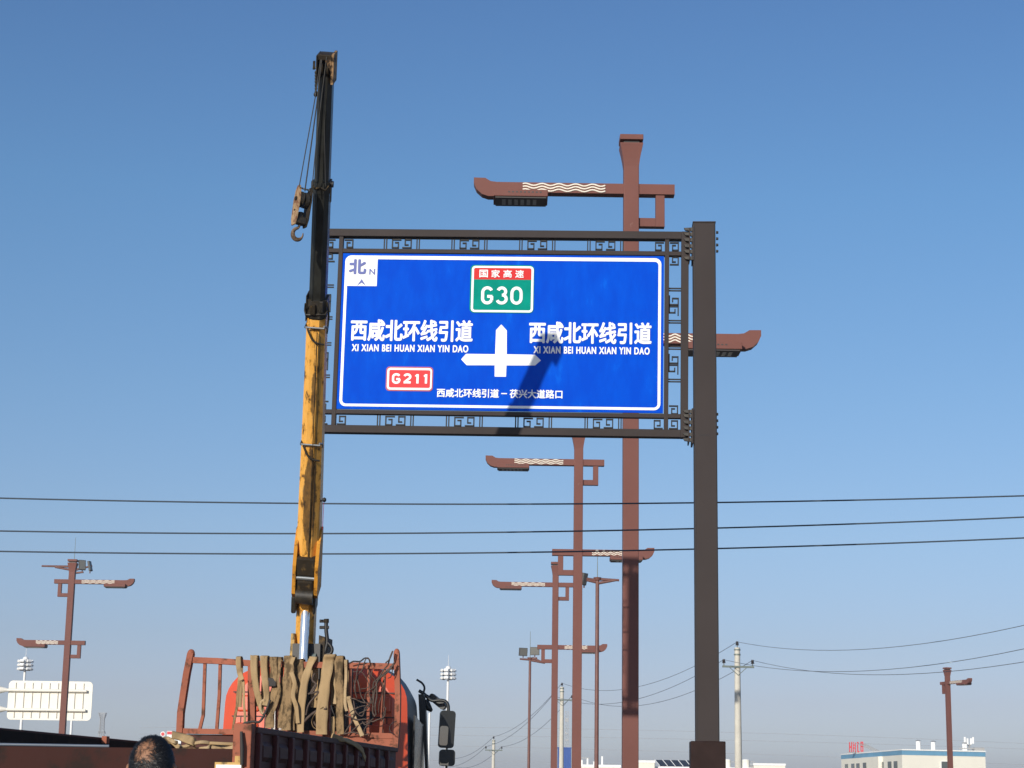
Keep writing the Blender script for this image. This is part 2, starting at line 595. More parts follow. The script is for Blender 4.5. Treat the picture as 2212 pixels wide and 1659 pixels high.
def rounded(x0, z0, x1, z1, r, n=6):
    pts = []
    for cx, cz, a0 in ((x1 - r, z0 + r, -90), (x1 - r, z1 - r, 0), (x0 + r, z1 - r, 90), (x0 + r, z0 + r, 180)):
        for k in range(n + 1):
            a = R_(a0 + 90 * k / n)
            pts.append((cx + r * math.cos(a), cz + r * math.sin(a)))
    return pts


def frame_sheet(mb, outer, inner, y, m):
    """flat ring between two outlines with the same number of points, facing -y"""
    n = len(outer)
    vs = [(x, y, z) for x, z in outer] + [(x, y, z) for x, z in inner]
    mb.add(vs, [[i, (i + 1) % n, n + (i + 1) % n, n + i] for i in range(n)], m)


def sheet(mb, outline, y, m):
    n = len(outline)
    area = sum(outline[i][0] * outline[(i + 1) % n][1] - outline[(i + 1) % n][0] * outline[i][1] for i in range(n))
    o = outline if area > 0 else outline[::-1]
    mb.add([(x, y, z) for x, z in o], [list(range(n))], m)


def stroke(mb, pts, w, y, m, round_ends=False):
    """a thick drawn line on the sign face (x,z points)"""
    P = [Vector((p[0], p[1])) for p in pts]
    n = len(P)
    lf, rt = [], []
    for i in range(n):
        a = P[max(i - 1, 0)]
        b = P[min(i + 1, n - 1)]
        if 0 < i < n - 1:
            d1 = (P[i] - P[i - 1]).normalized()
            d2 = (P[i + 1] - P[i]).normalized()
            t = (d1 + d2)
            t = t.normalized() if t.length > 1e-6 else d1
            k = 1 / max(0.5, t.dot(d1))
        else:
            t = (b - a).normalized()
            k = 1
        nn = Vector((-t.y, t.x)) * (w / 2 * k)
        lf.append(P[i] + nn)
        rt.append(P[i] - nn)
    vs = [(p.x, y, p.y) for p in lf] + [(p.x, y, p.y) for p in rt]
    fs = [[n + i, n + i + 1, i + 1, i] for i in range(n - 1)]
    mb.add(vs, fs, m)


def glyph(ch):
    """highway digits and the letter G as centre lines in a 0..1 box"""
    def arc(cx, cz, rx, rz, a0, a1, n=14):
        return [(cx + rx * math.cos(R_(a0 + (a1 - a0) * i / n)), cz + rz * math.sin(R_(a0 + (a1 - a0) * i / n))) for i in range(n + 1)]
    if ch == 'G':
        return [arc(0.5, 0.70, 0.5, 0.30, 25, 180) + arc(0.5, 0.30, 0.5, 0.30, 180, 335), [(0.985, 0.17), (0.985, 0.45)], [(0.50, 0.43), (1.05, 0.43)]]
    if ch == '3':
        return [arc(0.48, 0.755, 0.42, 0.245, 160, -85), arc(0.48, 0.27, 0.50, 0.27, 85, -160)]
    if ch == '0':
        return [arc(0.5, 0.66, 0.5, 0.34, 0, 180) + arc(0.5, 0.34, 0.5, 0.34, 180, 360) + [(1.0, 0.66), (0.985, 0.70)]]
    if ch == '2':
        return [arc(0.5, 0.72, 0.46, 0.28, 165, -30) + [(0.04, 0.05)], [(-0.06, 0.06), (1.05, 0.06)]]
    if ch == '1':
        return [[(0.62, -0.06), (0.62, 1.05)], [(0.62, 0.97), (0.15, 0.76)]]


def route_number(mb, text, x0, z0, x1, z1, gw, gap, w, y, m):
    x = x0
    for i, ch in enumerate(text):
        cw = gw * (0.72 if ch == '1' else 1)
        for k, path in enumerate(glyph(ch)):
            stroke(mb, [(x + w / 2 + px * (cw - w), z0 + w / 2 + pz * (z1 - z0 - w)) for px, pz in path], w, y - 0.0008 * k, m)
        x += cw + gap


# ------------------------------------------------------------------ ground, road
def gz(y):
    return 0.0 if y < 35 else (-0.03 * (y - 35) if y < 150 else -3.45)


g = MB()
ys = [-300, -60, 0, 35, 60, 90, 120, 150, 400, 1500]
for a, b in zip(ys[:-1], ys[1:]):
    g.add([(-900, a, gz(a) - 0.02), (900, a, gz(a) - 0.02), (900, b, gz(b) - 0.02), (-900, b, gz(b) - 0.02)], [(0, 1, 2, 3)], 'soil')
tag(g.build('ground'), kind='structure')
g = MB()
for a, b in zip(ys[1:-2], ys[2:-1]):
    g.add([(-19, a, gz(a)), (1.2, a, gz(a)), (1.2, b, gz(b)), (-19, b, gz(b))], [(0, 1, 2, 3)], 'asphalt')
tag(g.build('road'), kind='structure')
g = MB()
for k in range(26):
    y = -20 + k * 6
    for x in (-5.5, -12.5):
        if x == -5.5 and 12 < y < 28:
            pass
        g.add([(x - .08, y, gz(y) + .004), (x + .08, y, gz(y) + .004), (x + .08, y + 3, gz(y + 3) + .004), (x - .08, y + 3, gz(y + 3) + .004)], [(0, 1, 2, 3)], 'paint')
tag(g.build('road_marking'), kind='structure')
g = MB()
for a, b in zip(ys[1:-2], ys[2:-1]):
    for x in (1.2, -19.25):
        g.add([(x, a, gz(a) - .02), (x + .25, a, gz(a) - .02), (x + .25, a, gz(a) + .13), (x, a, gz(a) + .13), (x, b, gz(b) - .02), (x + .25, b, gz(b) - .02), (x + .25, b, gz(b) + .13), (x, b, gz(b) + .13)],
              [(0, 1, 2, 3), (7, 6, 5, 4), (2, 6, 7, 3), (0, 3, 7, 4), (1, 5, 6, 2)], 'concrete')
tag(g.build('kerb'), kind='structure')

# ------------------------------------------------------------------ the road sign on its cantilever post
t_rot = 0.05
ux = Vector((math.cos(t_rot), -math.sin(t_rot), 0))
PC = Vector((0, 25, 0)) + ux * (-1.407 + 25 * math.sin(t_rot))           # panel centre
ZC = 7.66
post_u = 2.735
base = PC + ux * post_u
sign = thing('gantry_sign', 'large blue direction sign in a fretwork frame on a dark brown square post', 'road sign', (base.x, base.y, 0), -t_rot)
# locals: x along the sign, y away from the camera, z up; su() shifts from panel coordinates
DU = -post_u
TILT = 0.0085      # the free end is set a little high


def S(mb):
    """panel coordinates -> sign locals"""
    c, s = math.cos(TILT), math.sin(TILT)
    mb.v = [(x * c + z * s + DU, y, -x * s + z * c + ZC) for x, y, z in mb.v]
    return mb


b = MB()
b.box((-.15, -.15, 2.22), (.15, .15, ZC + 1.51), 'sign_frame', bev=0.012)
for x in (-.132, .136):
    b.box((x - .003, -.1525, 2.3), (x + .003, -.149, ZC + 1.5), 'fret')
b.box((-.09, -.1525, ZC - 1.42), (.05, -.149, ZC - 1.412), 'fret')
b.build('post', sign)
b = MB()
b.box((-.222, -.222, 0.02), (.222, .222, 2.27), 'sleeve', bev=0.012)
b.box((-.40, -.40, 0), (.40, .40, .03), 'sleeve')
b.build('post_base', sign)
b = MB()
b.box((-.155, -.155, ZC + 1.51), (.155, .155, ZC + 1.525), 'sign_frame')
b.build('post_cap', sign)

FY0, FY1 = -0.075, 0.075
beams = [((-2.518, -.075, 1.322), (2.42, .075, 1.425)), ((-2.518, -.075, -1.41), (2.42, .075, -1.308)),
         ((2.42, -.078, -1.412), (2.518, .072, 1.427)), ((-2.616, -.078, -1.412), (-2.518, .072, 1.427)),
         ((-2.518, -.052, 1.093), (2.42, .045, 1.152)), ((-2.518, -.052, -1.150), (2.42, .045, -1.093)),
         ((2.198, -.056, -1.308), (2.256, .041, 1.322)), ((-2.247, -.056, -1.308), (-2.189, .041, 1.322))]
for a, c in beams:
    S(MB().box(a, c, 'sign_frame', bev=0.005)).build('frame_beam', sign)


def fret_half(mb, ox, oz, s, rot, w=0.016, d=0.02):
    """square spiral"""
    pts = [(0, 0), (1, 0), (1, 1), (.27, 1), (.27, .36), (.62, .36)]
    P = []
    for x, z in pts:
        x, z = (x - .5) * s, (z - .5) * s
        for _ in range(rot % 4):
            x, z = -z, x
        P.append((ox + x, oz + z))
    for (x0, z0), (x1, z1) in zip(P[:-1], P[1:]):
        mb.box((min(x0, x1) - w / 2, -d, min(z0, z1) - w / 2), (max(x0, x1) + w / 2, d, max(z0, z1) + w / 2), 'fret')


def fret_unit(cx, cz, length, vertical, rot):
    """double bars, two spirals back to back, double bars"""
    mb = MB()
    h = length / 2
    hw = 0.0715
    for sgn in (-1, 1):
        for q in (.208, .240):
            if vertical:
                mb.box((cx - .084, -.012, cz + sgn * q - .008), (cx + .084, .012, cz + sgn * q + .008), 'fret')
            else:
                mb.box((cx + sgn * q - .008, -.012, cz - h), (cx + sgn * q + .008, .012, cz + h), 'fret')
    if vertical:
        fret_half(mb, cx - .015, cz + .072, .118, rot + 2)
        fret_half(mb, cx - .015, cz - .072, .118, rot)
    else:
        fret_half(mb, cx + .072, cz, .112, rot)
        fret_half(mb, cx - .072, cz, .112, rot + 2)
    S(mb).build('fret_ornament', sign)


for cx in (-1.39, -.463, .464, 1.391):
    fret_unit(cx, 1.237, .17, False, 0)
    fret_unit(cx, -1.229, .158, False, 0)
for cz in (.405, -.405):
    fret_unit(2.338, cz, .168, True, 1)
    fret_unit(-2.383, cz, .168, True, 1)
for sx in (-1, 1):
    for sz in (-1, 1):
        cols = ((2.125, 1.232, 0), (2.327, 1.232, 1), (2.327, 1.03, 2))
        for (cx, cz, k) in cols:
            mb = MB()
            x = cx * sx if sx > 0 else -(cx - .008 + (0.045 if cx > 2.2 else 0))
            fret_half(mb, 0, 0, .105, 0)
            fl = -1 if (cx < 2.2) else 1
            # the spiral opens towards the frame corner
            mb.v = [(p[0] * sx * fl, p[1], p[2] * (-sz if k != 2 else sz)) for p in mb.v]
            if sx * fl * (-sz if k != 2 else sz) < 0:
                mb.f = [f[::-1] for f in mb.f]
            mb.v = [(p[0] + x, p[1], p[2] + cz * sz) for p in mb.v]
            S(mb).build('fret_ornament', sign)

# flanges between the frame and the post, with stiffening fins and bolts
for zc, zz in ((1.238, (1.44, 1.372, 1.292, 1.205, 1.128, 1.035)), (-1.27, (-1.075, -1.135, -1.22, -1.30, -1.385, -1.455))):
    b = MB()
    b.box((2.563, -.16, zc - .235), (2.585, .16, zc + .235), 'sign_frame')
    b.box((2.518, -.14, zc - .215), (2.535, .14, zc + .215), 'sign_frame')
    S(b)
    fl = b.build('flange', sign)
    for z in zz:
        mb = MB()
        mb.prism([(2.45, z + .02), (2.563, z + .028), (2.563, z - .022), (2.47, z - .012)], -.13, -.085, 'black')
        mb.cyl((2.50, -.105, z + .004), (2.575, -.105, z + .004), .024, .024, 'black', 8)
        S(mb).build('bolt', fl)
    for k in range(4):
        z = zc + .17 - k * .088
        S(MB().cyl((2.885, -.10, z), (2.915, -.10, z), .022, .018, 'black', 8)).build('bolt', fl)

# panel with its lettering
PY = -0.045
b = MB()
b.box((-2.185, PY, -1.083), (2.185, PY + .03, 1.083), 'blue')
panel = S(b).build('panel', sign)
LY = PY - 0.004
b = MB()
frame_sheet(b, rounded(-2.15, -1.047, 2.15, 1.053, .085), rounded(-2.112, -1.012, 2.112, 1.003, .05), LY, 'white')
S(b).build('border', panel)
b = MB()
sheet(b, [(-2.114, .622), (-1.706, .622), (-1.706, 1.004), (-2.075, 1.004), (-2.114, .965)], LY - .001, 'whitew')
put_text(b, '北', -2.098, 1.000, -1.856, .785, LY - .004, 'bluetext', .010)
put_text(b, 'N', -1.815, .866, -1.735, .782, LY - .004, 'bluetext', .003)
sheet(b, [(-1.975, .626), (-1.915, .720), (-1.855, .626), (-1.915, .668)], LY - .004, 'bluetext')
S(b).build('compass_tile', panel)
b = MB()
sheet(b, [(.003, .106), (-.067, .026), (-.071, -.307), (-.463, -.307), (-.527, -.384), (-.450, -.464), (-.073, -.460),
          (-.069, -.616), (.083, -.616), (.086, -.460), (.471, -.456), (.546, -.385), (.468, -.308), (.086, -.306), (.079, .024)], LY, 'white')
S(b).build('arrow', panel)
b = MB()
sheet(b, rounded(-.435, .264, .433, .936, .06), LY - .002, 'green')
frame_sheet(b, rounded(-.416, .274, .425, .921, .05), rounded(-.386, .303, .395, .893, .025), LY - .005, 'white')
sheet(b, [(-.385, .732), (.394, .732), (.394, .892), (-.385, .892)], LY - .004, 'red')
for i, ch in enumerate('国家高速'):
    put_text(b, ch, -.312 + i * .1625, .866, -.195 + i * .1625, .757, LY - .008, 'white', .0025)
route_number(b, 'G30', -.280, .381, .282, .634, 0.166, .032, .041, LY - .008, 'white')
S(b).build('route_badge', panel)
b = MB()
sheet(b, rounded(-1.533, -.830, -.898, -.495, .05), LY - .002, 'redrim')
sheet(b, rounded(-1.517, -.814, -.912, -.512, .045), LY - .005, 'white')
sheet(b, rounded(-1.489, -.784, -.936, -.542, .02), LY - .008, 'red2')
route_number(b, 'G211', -1.450, -.735, -.955, -.588, .118, .030, .031, LY - .012, 'white')
S(b).build('route_badge', panel)
for x0, x1, z1, z0, p0, p1 in ((-2.038, -.378, .159, -.146, -2.012, -.433), (.379, 2.028, .155, -.151, .446, 2.004)):
    b = MB()
    put_text(b, '西咸北环线引道', x0, z1, x1, z0, LY, 'white', .0085)
    put_text(b, 'XI XIAN BEI HUAN XIAN YIN DAO', p0, -.189, p1, -.290, LY, 'white', .0042, 1.16)
    S(b).build('lettering', panel)
b = MB()
put_text(b, '西咸北环线引道', -.841, -.786, -.005, -.908, LY, 'white', .0032)
b.box((.025, LY - .0005, -.854), (.102, LY, -.840), 'white')
put_text(b, '茯兴大道路口', .137, -.786, .845, -.908, LY, 'white', .0032)
S(b).build('lettering', panel)


# ------------------------------------------------------------------ street lamps
def lamp_arm(parent, z, sgn, tip):
    """sgn -1: lantern arm to -x ; tip = reach from the post axis"""
    k = tip - 3.02
    out = [(.83, -.10), (.83, .10), (-2.58 - k, .10), (-2.70 - k, .115), (-2.80 - k, .178), (-3.02 - k, .182), (-3.02 - k, .07), (-2.965 - k, -.05), (-2.86 - k, -.145), (-2.74 - k, -.185), (-2.64 - k, -.185), (-2.60 - k, -.10)]
    out = [(-sgn * x, zz + z) for x, zz in out]
    arm = MB().prism(out, -.12, .12, 'lamp').build('arm', parent)
    b = MB()
    b.box((-sgn * (-2.64 - k), -.30, z - .235), (-sgn * (-1.60 - k), .30, z - .10), 'lamp', bev=.012)
    for q in range(9):
        x = -2.34 - k + q * .075
        b.box((-sgn * x - .02, -.304, z - .165), (-sgn * x + .02, -.3, z - .14), 'lamp_dark')
    b.build('lantern', arm)
    b = MB()
    b.box((-sgn * (-2.60 - k), -.27, z - .262), (-sgn * (-1.63 - k), .27, z - .236), 'lamp_dark')
    for q in range(6):
        x = -2.44 - k + q * .118
        b.box((-sgn * x - .034, -.16, z - .268), (-sgn * x + .034, .16, z - .262), 'led')
    b.build('light_panel', arm)
    b = MB()
    a0, a1 = -2.08 - k, -.50 + (.05 if k < 0 else 0)
    for face in (-1, 1):
        for q in range(3):
            pts = []
            for i in range(61):
                x = a0 + (a1 - a0) * i / 60
                pts.append((-sgn * x, face * .124, z + .056 - q * .056 + .020 * math.sin(2 * math.pi * 4.9 * i / 60 + .6)))
            b.tube(pts, .0165, 'wave', 5)
    b.build('wave_trim', arm)
    b = MB()
    s = -sgn
    b.box((s * .47, -.085, z - .735), (s * .64, .085, z - .10), 'lamp', bev=.006)
    b.box((s * .145, -.086, z - .735), (s * .47, .086, z - .565), 'lamp', bev=.006)
    b.build('bracket', parent)


def make_lamp(label, loc, rz, group, low_arm=True):
    o = thing('street_lamp', label, 'street lamp', loc, rz, group)
    b = MB()
    b.box((-.145, -.145, 0), (.145, .145, 13.52), 'lamp', bev=.012)
    b.box((-.25, -.25, 0), (.25, .25, .9), 'lamp', bev=.015)
    b.build('post', o)
    b = MB()
    prof = [(.147, 13.420), (.150, 13.450), (.163, 13.550), (.185, 13.670), (.210, 13.790), (.220, 13.830), (.220, 13.850)]
    b.loft([[Vector((-h, -h, z)), Vector((h, -h, z)), Vector((h, h, z)), Vector((-h, h, z))] for h, z in prof], 'lamp')
    b.box((-.15, -.15, 13.850), (.15, .15, 13.915), 'lamp_dark')
    b.build('capital', o)
    MB().box((-.225, -.225, 13.915), (.225, .225, 14.020), 'lamp', bev=.01).build('cap', o)
    lamp_arm(o, 12.95, -1, 3.02)
    if low_arm:
        lamp_arm(o, 10.02, 1, 2.45)
    return o


LG = 'brown street lamps with wave trim'
A = make_lamp('tallest and nearest brown street lamp, standing behind the blue sign', (2.23, 35, 0), 0, LG)
for lab, loc, rz, sc in (
        ('middle lamp of the brown row, its flared top just under the sign frame', (2.20, 61, -.80), 0, 1),
        ('smallest and farthest lamp of the row beneath the sign, beside a concrete pole', (2.20, 90, -1.62), 0, 1),
        ('brown two armed street lamp in front of the white sign back', (-21.1, 92, -1.6), math.pi, 1)):
    c = copy_tree(A)
    c.location = loc
    c.rotation_euler = (0, 0, rz)
    c.scale = (sc, sc, sc)
    c['label'] = lab
last = make_lamp('brown street lamp by the building with a blue band, its single arm pointing aside', (28.58, 125, -2.9), R_(108), LG, False)
last.scale = (.93, .93, .93)


# ------------------------------------------------------------------ floodlight masts
def flood(mb, c, rz, tilt, w=.42, h=.34, d=.10):
    mt = Matrix.Translation(c) @ Matrix.Rotation(rz, 4, 'Z') @ Matrix.Rotation(tilt, 4, 'X')
    mb.box((-w / 2, -d / 2, -h / 2), (w / 2, d / 2, h / 2), 'flood', mt, bev=.015)
    mb.box((-w / 2 + .03, -d / 2 - .008, -h / 2 + .03), (w / 2 - .03, -d / 2, h / 2 - .03), 'floodglass', mt)


def mast(label, px, py_top, py_ant, Y, r, spec):
    top = W(px, py_top, Y)
    ant = W(px, py_ant, Y)
    z0 = gz(Y)
    o = thing('floodlight_mast', label, 'light mast', (top.x, Y, z0), 0, 'brown floodlight masts with an antenna')
    H = top.z - z0
    b = MB()
    b.tube([(0, 0, 0), (0, 0, H - .1), (0, 0, H)], [r * 1.25, r, r], 'mast', 12)
    b.cyl((0, 0, H), (0, 0, H + .12), r * 1.7, r * 2.2, 'mast', 10)
    b.build('pole', o)
    MB().tube([(0, 0, H + .1), (0, 0, H + ant.z - top.z)], [.018, .010], 'galv', 6).build('antenna', o)
    s = Y / FPX
    for (x0, z0_, x1, z1) in spec['arms']:
        MB().tube([(x0 * s, 0, H + z0_ * s), (x1 * s, -.05, H + z1 * s)], [.06, .045], 'mast', 8).build('arm', o)
    for (x, z, rz, tl, w, h) in spec['floods']:
        b = MB()
        flood(b, Vector((x * s, -.12, H + z * s)), rz, tl, w, h)
        b.tube([(x * s, -.05, H + z * s - h / 2 - .1), (x * s, -.05, H + z * s - h / 2 + .05)], .03, 'mast', 6)
        b.build('floodlight', o)
    return o


mast('slim brown mast with one floodlight, between the two taller lamp posts', 1290.5, 1254, 1191, 75, .075,
     dict(arms=[(0, 0, -26, 4), (0, -4, -24, 0), (0, 3, 47, 1), (0, -6, 40, 1)], floods=[(-29, 2, 1.0, .2, .34, .48)]))
mast('slim brown mast with two square floodlights, left of the lamp row', 1145, 1425, 1364, 105, .07,
     dict(arms=[(0, 0, -22, 1), (0, 0, 15, 4), (0, -1, 32, -7), (5, 4, 24, -4)], floods=[(-15, 16, .5, .1, .50, .44), (10, 18, -.1, .1, .50, .44)]))
mast('mast half hidden behind a left lamp post, floodlights on its right side', 159.5, 1224, 1161, 97, .09,
     dict(arms=[(0, 0, -69, 0), (0, -8, -40, -2), (0, -14, 22, -12), (0, -8, 40, 2)], floods=[(19, 3, .55, -.15, .36, .52), (36, 1, 1.25, -.25, .26, .52)]))


# ------------------------------------------------------------------ utility poles and wires
def utility_pole(label, top, zg, armw=1.35, rz=0):
    o = thing('utility_pole', label, 'utility pole', (top.x, top.y, zg), rz, 'concrete utility poles')
    H = top.z - zg
    MB().tube([(0, 0, 0), (0, 0, H)], [.19, .115], 'concrete', 16).build('pole', o)
    b = MB()
    b.box((-armw / 2, -.16, H - .84), (armw / 2, -.10, H - .76), 'galv')
    b.tube([(-.40, -.11, H - .8), (0, -.13, H - 1.15)], .015, 'galv', 5)
    b.tube([(.40, -.11, H - .8), (0, -.13, H - 1.15)], .015, 'galv', 5)
    b.cyl((0, 0, H - .12), (0, 0, H - .06), .135, .135, 'galv', 12)
    b.cyl((0, 0, H - .32), (0, 0, H - .26), .14, .14, 'galv', 12)
    b.build('crossarm', o)
    for x, z in ((0, H), (-armw / 2 + .06, H - .76), (armw / 2 - .06, H - .76)):
        b = MB()
        b.cyl((x, -.13 if z < H else 0, z), (x, -.13 if z < H else 0, z + .12), .02, .02, 'galv', 6)
        yy = -.13 if z < H else 0
        for q in range(3):
            b.cyl((x, yy, z + .10 + q * .055), (x, yy, z + .15 + q * .055), .085 - .012 * q, .05, 'insul', 10)
        b.build('insulator', o)
    return o


UP = [(W(1592.5, 1399, 80), gz(80)), (W(1214, 1484, 120), gz(120)), (W(1066.5, 1598, 150), gz(150))]
PZ = math.atan2(6.15, 40)
pl = ['concrete utility pole right of the brown sign post', 'concrete utility pole between two brown lamp posts', 'smallest concrete utility pole, left of the slim twin floodlight mast']
for (p, zg), l in zip(UP, pl):
    utility_pole(l, p, zg, rz=PZ)
NEAR = Vector((18.2, 24, 8.2))
FAR = Vector((-5.2, 178, 4.6))
chain = [NEAR, UP[0][0], UP[1][0], UP[2][0], FAR]


def pole_pts(p):
    c, s = math.cos(PZ), math.sin(PZ)
    out = [p + Vector((0, 0, .24))]
    for x in (-.615, .615):
        out.append(p + Vector((x * c + .13 * s, x * s - .13 * c, -.52)))
    return out


wn = 0
span_name = ['from the near right edge to the first concrete pole', 'between the first two concrete poles', 'between the two farther concrete poles', 'running on from the smallest concrete pole']
for k in range(4):
    a, c = pole_pts(chain[k]), pole_pts(chain[k + 1])
    sag = (1.95, 1.1, .6, .5)[k]
    for i in range(3):
        pts = []
        for q in range(33):
            t = q / 32
            p = a[i].lerp(c[i], t)
            p = p - Vector((0, 0, 4 * (sag + .10 * (i == 2)) * t * (1 - t)))
            pts.append(p)
        mb = MB().tube(pts, .010 + .002 * k, 'wire2', 5)
        which = ('topmost thin wire ', 'left lower thin wire ', 'right lower thin wire ')[i]
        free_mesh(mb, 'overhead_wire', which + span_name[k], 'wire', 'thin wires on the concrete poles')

# three near cables right across the view
CY = 31.0
NC = []
for n, (pl_, pm, pr, lab) in enumerate(((1076, 1089, 1071, 'highest of the three long black cables crossing the whole view'),
                                        (1147, 1149.5, 1117, 'middle one of the three long black cables crossing the whole view'),
                                        (1191, 1193.5, 1162, 'lowest of the three long black cables crossing the whole view'))):
    a, m_, c = W(0, pl_, CY + n * .02), W(1106, pm, CY + n * .02), W(2212, pr, CY + n * .02)
    pts = []
    for q in range(-24, 25):
        x = q * 0.75
        # parabola through the three points
        la = (x - m_.x) * (x - c.x) / ((a.x - m_.x) * (a.x - c.x))
        lm = (x - a.x) * (x - c.x) / ((m_.x - a.x) * (m_.x - c.x))
        lc = (x - a.x) * (x - m_.x) / ((c.x - a.x) * (c.x - m_.x))
        pts.append((x, CY + n * .02, a.z * la + m_.z * lm + c.z * lc))
    NC.append(pts)
    free_mesh(MB().tube(pts, .0125, 'wire', 6), 'overhead_cable', lab, 'cable', 'three near overhead cables')
for end, lab in ((0, 'concrete pole carrying the near cables beyond the left edge'), (-1, 'concrete pole carrying the near cables beyond the right edge')):
    x = NC[0][end][0]
    o = thing('utility_pole', lab, 'utility pole', (x, CY + .15, 0))
    MB().tube([(0, 0, 0), (0, 0, 8.2)], [.17, .11], 'concrete', 14).build('pole', o)
    b = MB()
    for p in NC:
        b.box((-.03, -.16, p[end][2] - .03), (.03, 0, p[end][2] + .03), 'galv')
    b.build('bracket', o)

# ------------------------------------------------------------------ high masts and plain white poles
def high_mast(label, px, py, Y, sc=1.0):
    top = W(px, py, Y)
    zg = gz(Y)
    H = top.z - zg
    s = Y / FPX
    o = thing('high_mast_light', label, 'light mast', (top.x, Y, zg), 0, 'white high mast lights')
    MB().tube([(0, 0, 0), (0, 0, H - 7 * s)], [.24, .15], 'wpole', 14).build('pole', o)
    b = MB()
    b.ball((0, 0, H - 7 * s), 6.2 * s, 'wpole', 1, 1, 1.0, 10, half=True)
    b.cyl((0, 0, H - 8 * s), (0, 0, H - 7 * s), 6.4 * s, 6.4 * s, 'wpole', 18)
    b.build('dome', o)
    MB().tube([(0, 0, H), (0, 0, H + 22 * s)], [.03, .02], 'wpole', 6).build('antenna', o)
    for row in range(3):
        z = H - (12 + row * 8.2) * s
        b = MB()
        for k in range(14):
            a0, a1 = 2 * math.pi * k / 14, 2 * math.pi * (k + 1) / 14
            b.tube([(11 * s * math.cos(a0), 11 * s * math.sin(a0), z), (11 * s * math.cos(a1), 11 * s * math.sin(a1), z)], .05, 'wpole', 5)
        for k in range(4):
            a0 = math.pi / 4 + math.pi / 2 * k
            b.tube([(0, 0, z), (11 * s * math.cos(a0), 11 * s * math.sin(a0), z)], .05, 'wpole', 5)
        b.build('ring', o)
        for k in range(6):
            a0 = 2 * math.pi * (k + .25) / 6
            c = Vector((14.5 * s * math.cos(a0), 14.5 * s * math.sin(a0), z + .05))
            b = MB()
            mt = Matrix.Translation(c) @ Matrix.Rotation(a0 + math.pi / 2, 4, 'Z') @ Matrix.Rotation(-.5, 4, 'X')
            b.box((-.30, -.13, -.17), (.30, .13, .17), 'wpole', mt, bev=.03)
            b.box((-.26, .13, -.14), (.26, .14, .14), 'flood', mt)
            b.build('floodlight', o)
    return o


high_mast('white high mast light with a dome, above the truck mirrors', 968.5, 1437, 247)
high_mast('white high mast light with a dome, rising behind the cream sign back', 56, 1417, 247)
for px, py, lab in ((928, 1540, 'plain thin white pole beside the black truck mirrors'), (159, 1490, 'plain thin white pole under the right half of the cream sign back')):
    p = W(px, py, 247)
    b = MB().tube([(0, 0, 0), (0, 0, p.z - gz(247))], [.20, .15], 'wpole', 12)
    o = b.build('white_pole', None, (p.x, 247, gz(247)))
    tag(o, lab, 'pole', 'plain white poles')

# ------------------------------------------------------------------ back of another direction sign
SY = 103.0
p0, p1 = W(20, 1470, SY), W(196, 1557, SY)
cx, cz = (p0.x + p1.x) / 2, (p0.z + p1.z) / 2
hw, hh = (p1.x - p0.x) / 2, (p0.z - p1.z) / 2
px_ = W(-30, 1500, SY).x
bs = thing('gantry_sign', 'cream back of a direction sign with two tube arms, behind a brown lamp', 'road sign', (px_, SY + .0, gz(SY)))
ox, oz = cx - px_, cz - gz(SY)
b = MB()
b.prism(rounded(ox - hw, oz - hh, ox + hw, oz + hh, .22), .0, .05, 'cream')
pn = b.build('panel', bs)
b = MB()
for k in range(9):
    x = ox - hw + .38 + k * (2 * hw - .70) / 8.35
    b.box((x - .016, -.05, oz - hh + .10), (x + .016, -.001, oz + hh - .10), 'creamrib')
b.build('rib', pn)
for z in (oz + .52, oz - .50):
    b = MB()
    b.tube([(0, -.14, z), (ox + hw - .28, -.14, z)], [.085, .075], 'cream', 14)
    arm = b.build('arm', bs)
    b = MB()
    b.cyl((.62, -.14, z), (.68, -.14, z), .21, .21, 'galv', 14)
    b.cyl((.70, -.14, z), (.76, -.14, z), .21, .21, 'cream', 14)
    b.tube([(.76, -.14, z), (1.15, -.14, z)], [.19, .09], 'cream', 12)
    b.build('flange', arm)
b = MB()
b.tube([(0, -.14, 0), (0, -.14, oz + 1.6)], [.26, .24], 'cream', 16)
b.build('post', bs)


# ------------------------------------------------------------------ far lattice towers, high voltage lines
def lattice(mb, x0, z0, z1, w0, w1, steps, r, m='lattice'):
    for k in range(steps):
        za, zb = z0 + (z1 - z0) * k / steps, z0 + (z1 - z0) * (k + 1) / steps
        wa, wb = w0 + (w1 - w0) * k / steps, w0 + (w1 - w0) * (k + 1) / steps
        ca = [Vector((x0 + sx * wa / 2, sy * wa / 2, za)) for sx, sy in ((-1, -1), (1, -1), (1, 1), (-1, 1))]
        cb = [Vector((x0 + sx * wb / 2, sy * wb / 2, zb)) for sx, sy in ((-1, -1), (1, -1), (1, 1), (-1, 1))]
        for i in range(4):
            j = (i + 1) % 4
            mb.tube([ca[i], cb[i]], r, m, 4)
            mb.tube([ca[i], cb[j]], r * .7, m, 4)
            mb.tube([ca[j], cb[i]], r * .7, m, 4)
            mb.tube([cb[i], cb[j]], r * .7, m, 4)


